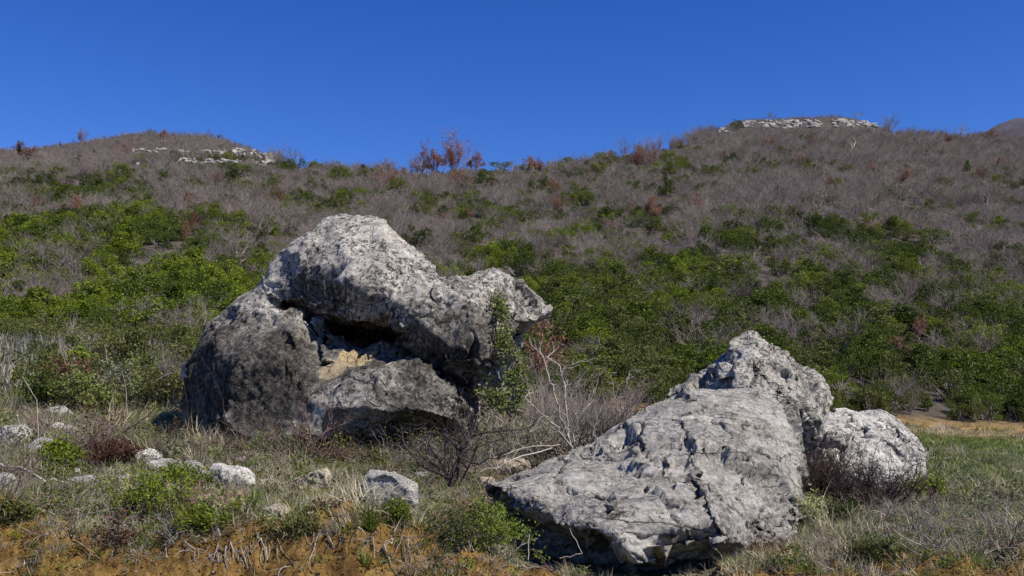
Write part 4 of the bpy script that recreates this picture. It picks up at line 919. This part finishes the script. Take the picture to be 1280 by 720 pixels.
twig_bush('dead_shrub', 781, 545, 60, 60, 'slim dead shrub with one bleached fork, behind the slab', 'bark_pale', 505, stems=12, lev=2, r=.006, Y=7.9, paths=[([(779, 540, 7.9), (776, 500, 7.9), (780, 487, 7.9), (787, 464, 7.9)], .012, .007), ([(776, 520, 7.9), (768, 495, 7.9), (764, 466, 7.9)], .007, .003)])
twig_bush('dead_shrub', 820, 535, 90, 48, 'thin brown dead stalks in front of the left arm of the jagged boulder', 'bark_grey', 506, stems=26, lev=1, r=.005, Y=7.8, extra=.3)
twig_bush('dead_shrub', 740, 545, 90, 55, 'brown dead twigs behind the tall bleached stems', 'bark_red', 507, stems=22, lev=2, r=.005, Y=8.2, extra=.25)
# dark leaning shrub in front
twig_bush('thorny_shrub', 566, 607, 130, 110, 'leaning leafless shrub with a thick dark trunk in front of the dark boulder', 'bark_dark', 510, stems=6, lev=2, r=.008, spread=.7, nch=(4, 6), spreadb=.9,
    paths=[([(562, 608, 5.9), (572, 585, 5.9), (578, 560, 5.9), (592, 545, 5.95)], .022, .012), ([(578, 562, 5.9), (560, 548, 5.9), (540, 540, 5.9), (515, 535, 5.85)], .011, .005), ([(592, 545, 5.95), (615, 540, 5.95), (660, 535, 5.9)], .009, .004), ([(590, 545, 5.95), (596, 520, 5.95), (610, 495, 6.)], .009, .004),
           ([(566, 600, 5.9), (530, 585, 5.85), (508, 560, 5.85), (498, 545, 5.85)], .012, .006), ([(580, 575, 5.9), (600, 580, 5.85), (640, 560, 5.8)], .008, .004), ([(585, 552, 5.9), (570, 520, 5.9), (560, 500, 5.95)], .008, .003)])
twig_bush('thorny_shrub', 555, 590, 130, 60, 'fine grey twigged shrub around the foot of the leaning trunk', 'bark_grey', 511, stems=36, lev=2, r=.004, extra=.22, leaf='leaf_vine', per=1, lsize=.007)
twig_bush('thorny_shrub', 384, 578, 110, 80, 'leafless dark thorny shrub with a forked trunk before the dark boulder', 'bark_red', 512, stems=5, lev=2, r=.007, spread=.6, nch=(4, 6), spreadb=1.,
    paths=[([(381, 576, 6.6), (385, 558, 6.6), (388, 540, 6.6), (380, 515, 6.6), (386, 498, 6.6)], .016, .005), ([(382, 574, 6.6), (394, 553, 6.6), (408, 538, 6.6), (414, 510, 6.6)], .014, .004), ([(408, 540, 6.6), (430, 530, 6.6), (446, 520, 6.6)], .007, .003), ([(388, 545, 6.6), (370, 535, 6.6), (352, 525, 6.6)], .008, .003)])
twig_bush('thorny_shrub', 318, 566, 110, 56, 'sparse reddish twigs against the lower left of the dark boulder', 'bark_red', 513, stems=16, lev=2, r=.004, extra=.22)
twig_bush('thorny_shrub', 1088, 640, 150, 84, 'dense dark red twigged shrub spreading before the white boulder', 'bark_dark', 514, stems=54, lev=3, r=.007, spread=.75, nch=(3, 4), spreadb=1.05, extra=.10,
    paths=[([(1078, 642, 7.0), (1068, 628, 7.0), (1058, 618, 7.0), (1052, 600, 7.05)], .018, .008), ([(1102, 642, 7.0), (1108, 630, 7.0), (1122, 620, 7.0)], .016, .007), ([(1092, 642, 7.0), (1090, 620, 7.0), (1080, 600, 7.)], .012, .006), ([(1110, 610, 7.0), (1130, 592, 7.1), (1155, 575, 7.2)], .009, .004)])
twig_bush('thorny_shrub', 1030, 628, 70, 84, 'dark twiggy shrub filling the gap between the slab and the white boulder', 'bark_dark', 515, stems=34, lev=2, r=.006, Y=7.3, leaf='leaf_brown', per=1, lsize=.009)
twig_bush('thorny_shrub', 1120, 655, 90, 40, 'low grey twigs in front of the dark red shrub', 'bark_grey', 516, stems=18, lev=2, r=.004, extra=.2)
twig_bush('thorny_shrub', 208, 470, 44, 56, 'purple grey thicket at the left edge of the dark boulder', 'bark_grey', 517, stems=14, lev=2, r=.005, Y=9.4)
twig_bush('thorny_shrub', 190, 570, 110, 40, 'low reddish thorny twigs at the middle left', 'bark_red', 518, stems=16, lev=2, r=.004, extra=.25, leaf='leaf_olive', per=1, lsize=.007)
twig_bush('thorny_shrub', 120, 568, 80, 60, 'purple brown twiggy shrub with some green, left foreground', 'bark_red', 519, stems=16, lev=2, r=.004, extra=.15, leaf='leaf_brown', per=1, lsize=.010)
twig_bush('thorny_shrub', 95, 440, 44, 44, 'pale stemmed bare shrub at the scrub edge on the left', 'bark_pale', 520, stems=9, lev=2, r=.012, Y=30)
twig_bush('thorny_shrub', 1225, 668, 100, 34, 'dry grey twigs at the lower right', 'bark_grey', 521, stems=22, lev=2, r=.004, extra=.25)
# leafy shrubs
LV = [(60, 514, 66, 54, 'dark green leafy shrub on the slope at the far left', 'leaf_dark', .014), (142, 512, 76, 62, 'grey green bramble left of centre in the thicket', 'leaf_grey', .013), (182, 512, 70, 76, 'tall grey green bramble in the middle of the thicket', 'leaf_vine', .013),
      (214, 516, 52, 74, 'dark green bramble touching the dark boulder', 'leaf_olive', .014), (112, 518, 50, 56, 'green low bramble beside the red leaved plant', 'leaf_vine', .013), (82, 500, 26, 54, 'red brown leaved plant between two green shrubs', 'leaf_brown', .013), (100, 458, 52, 22, 'yellow green bush at the foot of the left slope', 'leaf_yellow', .018),
      (26, 470, 60, 26, 'pale olive bush at the far left edge', 'leaf_grey', .016), (140, 452, 30, 22, 'salmon dry leaved bush above the thicket', 'leaf_rust', .014), (608, 686, 60, 54, 'dwarf evergreen shrub under the left tip of the slab', 'leaf_yellow', .010), (194, 652, 62, 62, 'dwarf evergreen shrub on the bank edge at left', 'leaf_yellow', .010),
      (132, 585, 40, 40, 'red and green leaved herb at the left', 'leaf_brown', .010), (70, 588, 22, 34, 'upright green herb beside the hollowed rock', 'leaf_bright', .014), (226, 606, 40, 24, 'bright leafy herb among the pale stones', 'leaf_bright', .010), (258, 660, 54, 26, 'bright green cushion herb under the brown clod', 'leaf_bright', .009),
      (572, 690, 60, 50, 'dull green wiry shrub on the bank left of the slab', 'leaf_olive', .009), (496, 650, 26, 22, 'small green herb at the foot of the grey stone', 'leaf_bright', .010), (1160, 625, 26, 28, 'fresh green herb right of the dark twigs', 'leaf_bright', .012), (1000, 660, 50, 44, 'leafy green herb at the right foot of the slab', 'leaf_vine', .010), (1058, 654, 36, 22, 'dark green tuft before the white boulder', 'leaf_dark', .009),
      (15, 650, 40, 26, 'small leafy herb on the bank at the far left', 'leaf_olive', .009), (640, 560, 60, 40, 'yellow green herb beneath the climber', 'leaf_yellow', .012), (1090, 700, 60, 26, 'low green herb on the right bank', 'leaf_olive', .008), (370, 668, 40, 22, 'small dull green herb above the bank in the middle', 'leaf_olive', .009)]
for i, (px, py, wp, hp, lab, mk, ls) in enumerate(LV):
    twig_bush('leafy_shrub' if hp > 30 else 'herb', px, py, wp, hp, lab, 'bark_grey' if i % 2 else 'bark_red', 600+i, stems=18, lev=2, leaf=mk, lsize=ls*(g_at(px, py)[1]/6.5)**.5, per=5, r=.004, extra=.14, cat='shrub' if hp > 30 else 'herb', jit=.014)
# bladed rosettes
def blades(rgx, n, L, w_, lean, curl, rad, seg=3):
    a = rgx.uniform(0, 2*np.pi, n); r0 = rad*np.sqrt(rgx.uniform(0, 1, n)); base = np.stack([np.cos(a)*r0, np.sin(a)*r0, np.zeros(n)-.01], 1)
    a2 = a+rgx.normal(size=n)*.7; ln = np.abs(rgx.normal(size=n))*lean+.05; out = np.stack([np.cos(a2), np.sin(a2), np.zeros(n)], 1)
    LL_ = L*rgx.uniform(.45, 1.15, n); side = np.stack([-np.sin(a2), np.cos(a2), np.zeros(n)], 1)*(w_*rgx.uniform(.6, 1.3, n))[:, None]
    Vs = []; p = base; th = np.minimum(ln, 1.2); cu = curl*rgx.uniform(.2, 1.4, n)
    for k in range(seg+1):
        wk = (1-(k/seg)**1.5)*.95+.05; Vs += [p-side*wk, p+side*wk]
        d = out*np.sin(th)[:, None]+np.array([0, 0, 1.])*np.cos(th)[:, None]; p = p+d*(LL_/seg)[:, None]; th = th+cu/seg
    V = np.stack(Vs, 1); nb = V.shape[1]; b = (np.arange(n)*nb)[:, None]
    Q = np.concatenate([b+np.array([[2*k, 2*k+1, 2*k+3, 2*k+2]]) for k in range(seg)], 1).reshape(-1, 4)
    return V.reshape(-1, 3), Q
for (px, py, L_, lab, mk) in [(464, 662, .17, 'bladed dark green rosette on the edge of the bank', 'grass'), (316, 642, .16, 'upright bladed green tuft beside the cream stone', 'grass'), (458, 706, .08, 'small rosette lower down on the orange bank', 'grass'), (530, 640, .10, 'green blades right of the grey stone', 'grass')]:
    g_ = g_at(px, py); V, Q = blades(rg, 46, L_, .005, .5, .9, .02)
    tag(link('grass_rosette', npmesh('blades', V, [Q], [M[mk]], smooth=False), None, g_), lab, 'grass tuft')
# dry stalks
STK = [([(281, 533, 7.0), (279, 500, 7.0), (266, 470, 7.0), (247, 440, 7.0)], 'curved pale dry stalk in front of the left face of the dark boulder', .0035), ([(237, 530, 7.1), (228, 470, 7.1), (216, 455, 7.1)], 'thin straight dry stalk at the left edge of the dark boulder', .0025),
       ([(158, 535, 7.6), (158, 490, 7.6), (153, 465, 7.6)], 'tall dry stalk in front of the thicket', .004), ([(48, 575, 6.6), (46, 500, 6.6), (28, 470, 6.6)], 'tall bleached forked stalk at the far left', .005), ([(135, 455, 9.), (130, 430, 9.)], 'short dry stalk above the thicket', .004), ([(82, 455, 9.), (74, 428, 9.)], 'leaning dry stalk at the scrub edge', .004),
       ([(141, 518, 7.6), (141, 490, 7.6), (148, 486, 7.6)], 'bleached crook shaped stalk in the grass', .004), ([(205, 452, 9.), (203, 430, 9.)], 'fine stalk beside the purple thicket', .003), ([(155, 540, 7.), (185, 520, 7.), (203, 502, 7.)], 'dark leaning branch below the thicket', .008), ([(1137, 658, 6.), (1132, 640, 6.), (1128, 620, 6.)], 'dark upright twig right of the dark red shrub', .005),
       ([(1150, 580, 9.), (1165, 560, 9.), (1170, 555, 9.)], 'thin twig rising beside the white boulder', .004), ([(1243, 590, 9.5), (1262, 560, 9.5), (1268, 545, 9.5)], 'thin dry grass stalk in the meadow', .003), ([(585, 478, 7.), (568, 462, 7.), (592, 495, 7.)][:2], 'fine curved stalk before the nose of the dark boulder', .003), ([(660, 700, 4.9), (662, 668, 4.95)], 'pale upright stalk under the slab', .004), ([(700, 698, 4.9), (728, 692, 4.85), (712, 660, 4.9)], 'bent pale twig under the slab', .004)]
for pts_, lab, r0 in STK:
    S, _ = stem_segs(pl(pts_), r0*.65, r0*.35, 4, .003); V, Q = tubes(S, 4); b0 = V[0].copy()
    tag(link('dry_stalk', npmesh('stalk', V-b0, [Q], [M['bark_pale' if 'dark' not in lab else 'bark_dark']]), None, b0), lab, 'dry stalk')
S, pp_ = stem_segs([g_at(-30, 585)+[0, 0, .03], g_at(20, 596)+[0, 0, .05], g_at(52, 612)+[0, 0, .05], g_at(78, 612)+[0, 0, .04], g_at(100, 606)+[0, 0, .02]], .009, .004, 4, .008); V, Q = tubes(S, 6); b0 = V[0].copy()
tag(link('fallen_branch', npmesh('branch', V-b0, [Q], [M['bark_pale']]), None, b0), 'pale fallen branch lying across the left edge of the bank', 'branch')
# hanging root bundles on the cut bank
RT = [(60, 640, 110, 'sprawling pale roots on the bank at the far left', 16), (110, 660, 90, 'knotted pale roots left on the bank', 16), (175, 665, 70, 'long roots hanging under the left dwarf evergreen', 22), (270, 690, 70, 'thin roots hanging below the bright cushion herb', 20), (330, 680, 60, 'roots in the middle left of the bank', 14), (425, 668, 70, 'pale crossing roots left of the rosette', 18), (500, 680, 60, 'roots below the grey stone', 14),
      (555, 700, 60, 'roots under the wiry shrub left of the slab', 18), (640, 705, 60, 'roots under the dwarf evergreen at the slab tip', 16), (1035, 700, 60, 'pale roots on the right bank', 16), (1140, 690, 80, 'thin pale roots on the bank at the right', 16), (1240, 690, 80, 'roots at the far right bank', 18), (930, 705, 60, 'roots and stalks below the right end of the slab', 16)]
for k, (px, py, wp, lab, nr_) in enumerate(RT):
    g_ = g_at(px, py); ro = empty('root_bundle', g_); rgx = np.random.default_rng(800+k)
    for i in range(nr_):
        a = px+rgx.normal()*wp*.35; b_ = py+rgx.uniform(-14, 10); p = g_at(a, b_)+np.array([0, -.01, .015]); ln = rgx.uniform(.08, .24); d = np.array([rgx.normal()*.35, -.3, -.9])*1.; pts_ = [p]
        for _ in range(4):
            d = d/np.linalg.norm(d); nx_ = pts_[-1]+d*ln/4; hz_ = H(nx_[0], nx_[1])[0]; nx_[2] = max(nx_[2], hz_+.006); pts_.append(nx_); d = d+rgx.normal(size=3)*.3+np.array([0, 0, -.2])
        a_, _ = stem_segs(pts_, rgx.uniform(.0015, .0042), .001, 2, .002, rgx); V, Q = tubes(a_, 4); link('root', npmesh('root', V-g_, [Q], [M['bark_grey' if k % 2 else 'straw_grey']]), ro)
    tag(ro, lab, 'roots')

# ------------------------------------------------------------------ ground cover stuff
def tuft(seed, mk, n, L_, w_, lean, curl, rad):
    V, Q = blades(np.random.default_rng(seed), n, L_, w_, lean, curl, rad); return npmesh('tuft', V, [Q], [M[mk]], smooth=False)
def twigs(seed, mk, n):
    rgx = np.random.default_rng(seed); S = []
    for _ in range(n):
        d = runit(rgx, 1)[0]; d[2] = abs(d[2])*.55; grow(rgx, np.array([rgx.normal()*.03, rgx.normal()*.03, .004]), d, rgx.uniform(.05, .12), .0022, 1, S, [], .7, .05, (1, 3), .25, 3, .5, .6)
    V, Q = tubes(S, 3); return npmesh('twigs', V, [Q], [M[mk]])
def herb(seed, mk, n, rad, h_, ls):
    rgx = np.random.default_rng(seed); q = rgx.normal(size=(n, 3))*np.array([rad*.45, rad*.45, 0]); q[:, 2] = rgx.uniform(.0, 1, n)*h_*np.exp(-(np.hypot(q[:, 0], q[:, 1])/rad)**2)
    V, Q = leaves_at(rgx, q, 1, ls, .003, .55); return npmesh('herb', V, [Q], [M[mk]], smooth=False)
def pebble(seed, mk):
    rgx = np.random.default_rng(seed); bm = bmesh.new(); hull_bm(bm, (runit(rgx, 14)*np.array([.5, .42, .3])).tolist()); m_ = bpy.data.meshes.new('pebble'); bm.to_mesh(m_); bm.free(); m_.materials.append(mk); return m_
def sample(n, y0, y1, seed, pw=1.0, xlim=.62):
    rgx = np.random.default_rng(seed); u = rgx.uniform(0, 1, n)
    Y = (y0**(2-pw)+u*(y1**(2-pw)-y0**(2-pw)))**(1/(2-pw)) if abs(pw-2) > 1e-6 else y0*(y1/y0)**u
    x = rgx.uniform(-xlim, xlim, n)*Y; z = H(x, Y); return np.stack([x, Y, z], 1), rgx
def rnd_rot(rgx, n, tilt=.15): return np.stack([rgx.normal(size=n)*tilt, rgx.normal(size=n)*tilt, rgx.uniform(0, 6.28, n)], 1)
def bankmask(p):  # 1 on turf, thins out on the bare soil of the cut
    nz_ = fbm(p*np.array([2.2, 2.2, 2.2]), 3, 61); 
    u, v, d = proj(p); under = ss(632, 655, u)*ss(925, 900, u)*ss(6.3, 6.0, p[:, 1])   # bare soil in the hollow under the slab
    return ss(4.46, 4.95, p[:, 1]+nz_*.55)*(1-.93*under)
def cover(name, n, y0, y1, seed, meshes, size, prob, tilt=.15, pw=1., label=None, lift=0.):
    p, rgx = sample(n, y0, y1, seed, pw); k = rgx.random(n) < prob(p); p = p[k]; m_ = len(p)
    s_ = size*rgx.uniform(.6, 1.4, m_)*(np.maximum(p[:, 1], 6)/6)**.25; p[:, 2] += lift
    return scatter(name, p, rnd_rot(rgx, m_, tilt), np.stack([s_]*3, 1), rgx.integers(0, len(meshes), m_), meshes, label)
nz1 = lambda p, f, s: fbm(p*np.array([f, f, 0]), 3, s)
isfield = lambda p: ss(.0, .8, p[:, 0]-.28*p[:, 1]+.3)*ss(7.6, 8.6, p[:, 1])
dry = [tuft(900+i, ['straw', 'straw_grey', 'straw', 'straw_grey'][i], [46, 60, 36, 70][i], [.085, .065, .12, .05][i], .0016, [.75, .9, .5, 1.0][i], 1.3, .05) for i in range(4)]
grn = [tuft(920+i, 'grass', [50, 60, 36][i], [.05, .04, .07][i], .0018, .6, .9, .05) for i in range(3)]
cover('dry_grass', 15000, 4.45, 16, 1001, dry, 1., lambda p: bankmask(p)*(1-.75*isfield(p))*np.clip(.75+1.0*nz1(p, 1.5, 71), .12, 1), .35, label='dry bleached grass over the whole foreground')
cover('tussocks', 420, 4.7, 15, 1011, dry, 2.1, lambda p: bankmask(p)*(1-.6*isfield(p)), .3, label='larger dry grass tussocks')
cover('green_grass', 18000, 4.5, 16, 1002, grn, 1., lambda p: bankmask(p)*np.clip(.48+1.1*nz1(p, 1.1, 72)+.25*isfield(p), 0, 1), .2, label='short green grass between the dry tufts')
cover('herbs', 9000, 4.5, 14, 1003, [herb(940, 'leaf_bright', 90, .05, .035, .006), herb(941, 'leaf_olive', 80, .06, .04, .006), herb(942, 'leaf_grey', 90, .05, .05, .006), herb(943, 'leaf_vine', 80, .06, .045, .006), herb(944, 'leaf_brown', 50, .05, .03, .006)], 1., lambda p: bankmask(p)*(1-.7*isfield(p))*np.clip(.5+1.2*nz1(p, 1.4, 73), 0.05, 1), .1, label='small leafy ground herbs')
HB = [herb(1100+i, ['leaf_olive', 'leaf_grey', 'leaf_brown', 'leaf_vine', 'leaf_dark'][i], 260, .085, .10, .006) for i in range(5)]
cover('low_shrubs', 620, 4.7, 15, 1012, HB+[twigs(1110+i, ['bark_grey', 'bark_red', 'bark_dark'][i], 26) for i in range(3)], 1.5, lambda p: bankmask(p)*(1-.8*isfield(p))*np.clip(.6+1.2*nz1(p, .9, 80), 0, 1), .15, label='ankle high scrub scattered through the grass')
cover('dead_twigs', 9500, 4.4, 13, 1004, [twigs(950, 'bark_grey', 5), twigs(951, 'bark_red', 5), twigs(952, 'bark_pale', 4), twigs(953, 'straw_grey', 6)], 1., lambda p: (.18+.82*bankmask(p))*(1-.9*isfield(p))*np.clip(.6+.9*nz1(p, 1.2, 74), 0.1, 1), .3, label='litter of small dead twigs')
PB = [pebble(960+i, [M['st_white'], M['st_tan'], M['st_grey'], M['earth']][i]) for i in range(4)]
cover('gravel', 6000, 4.3, 9, 1005, PB, .016, lambda p: .35+.4*(p[:, 1] < 5.1), .5, label='small stones and crumbs of soil', lift=.002)
cover('soil_crumbs', 5000, 4.3, 5.1, 1006, PB[3:], .016, lambda p: 1+0*p[:, 0], .6, label='orange soil crumbs on the cut bank', lift=.002)
fld = [tuft(970+i, ['grass_field', 'grass_field', 'grass_field'][i], 60, [.07, .05, .06][i], .004, .8, .9, .13) for i in range(3)]
cover('meadow_grass', 26000, 8.2, 66, 1007, fld, 1.1, lambda p: np.where(p[:, 1] < 16, isfield(p), 1)*np.clip(.8+.6*nz1(p, .5, 75), .1, 1)*np.where(p[:, 1] > 22, .65, 1)*(1-.8*ss(26, 32, p[:, 1]+4*nz1(p, .2, 78))*(p[:, 0] > .1*p[:, 1])), .15, pw=1.25, label='short meadow grass running back to the scrub')
wl = [tuft(980+i, ['grass_field', 'straw_grey', 'leaf_olive'][i], 70, [.16, .24, .18][i], .006, .5, .7, .2) for i in range(3)]
cover('rough_grass', 5200, 10, 58, 1008, wl, 1., lambda p: np.where(p[:, 0]/p[:, 1] < -.12, 1, .0)*np.clip(.7+.8*nz1(p, .4, 76), .1, 1)+np.where((p[:, 1] > 52) & (p[:, 0] > 0), .35, 0), .2, pw=1.2, label='rough taller grass on the rise behind the dark boulder')
cover('dry_meadow', 5000, 14, 66, 1010, [tuft(990+i, 'straw', 60, .07, .005, .9, 1., .15) for i in range(2)], 1.1, lambda p: (p[:, 0] > .1*p[:, 1])*np.clip(.12+ss(24, 32, p[:, 1])+.5*nz1(p, .4, 79), 0, 1)*.8, .2, pw=1.2, label='dry golden grass at the far end of the meadow')
cover('undergrowth', 1500, 11, 56, 1009, [g[0] for g in GS if g[3] == 'olive green'], .5, lambda p: np.where(p[:, 0]/p[:, 1] < -.12, 1, .0)*np.clip(.25+1.3*nz1(p, .25, 77)+.3*ss(30, 50, p[:, 1]), 0, 1), .1, pw=1., label='knee high green undergrowth on the left rise')
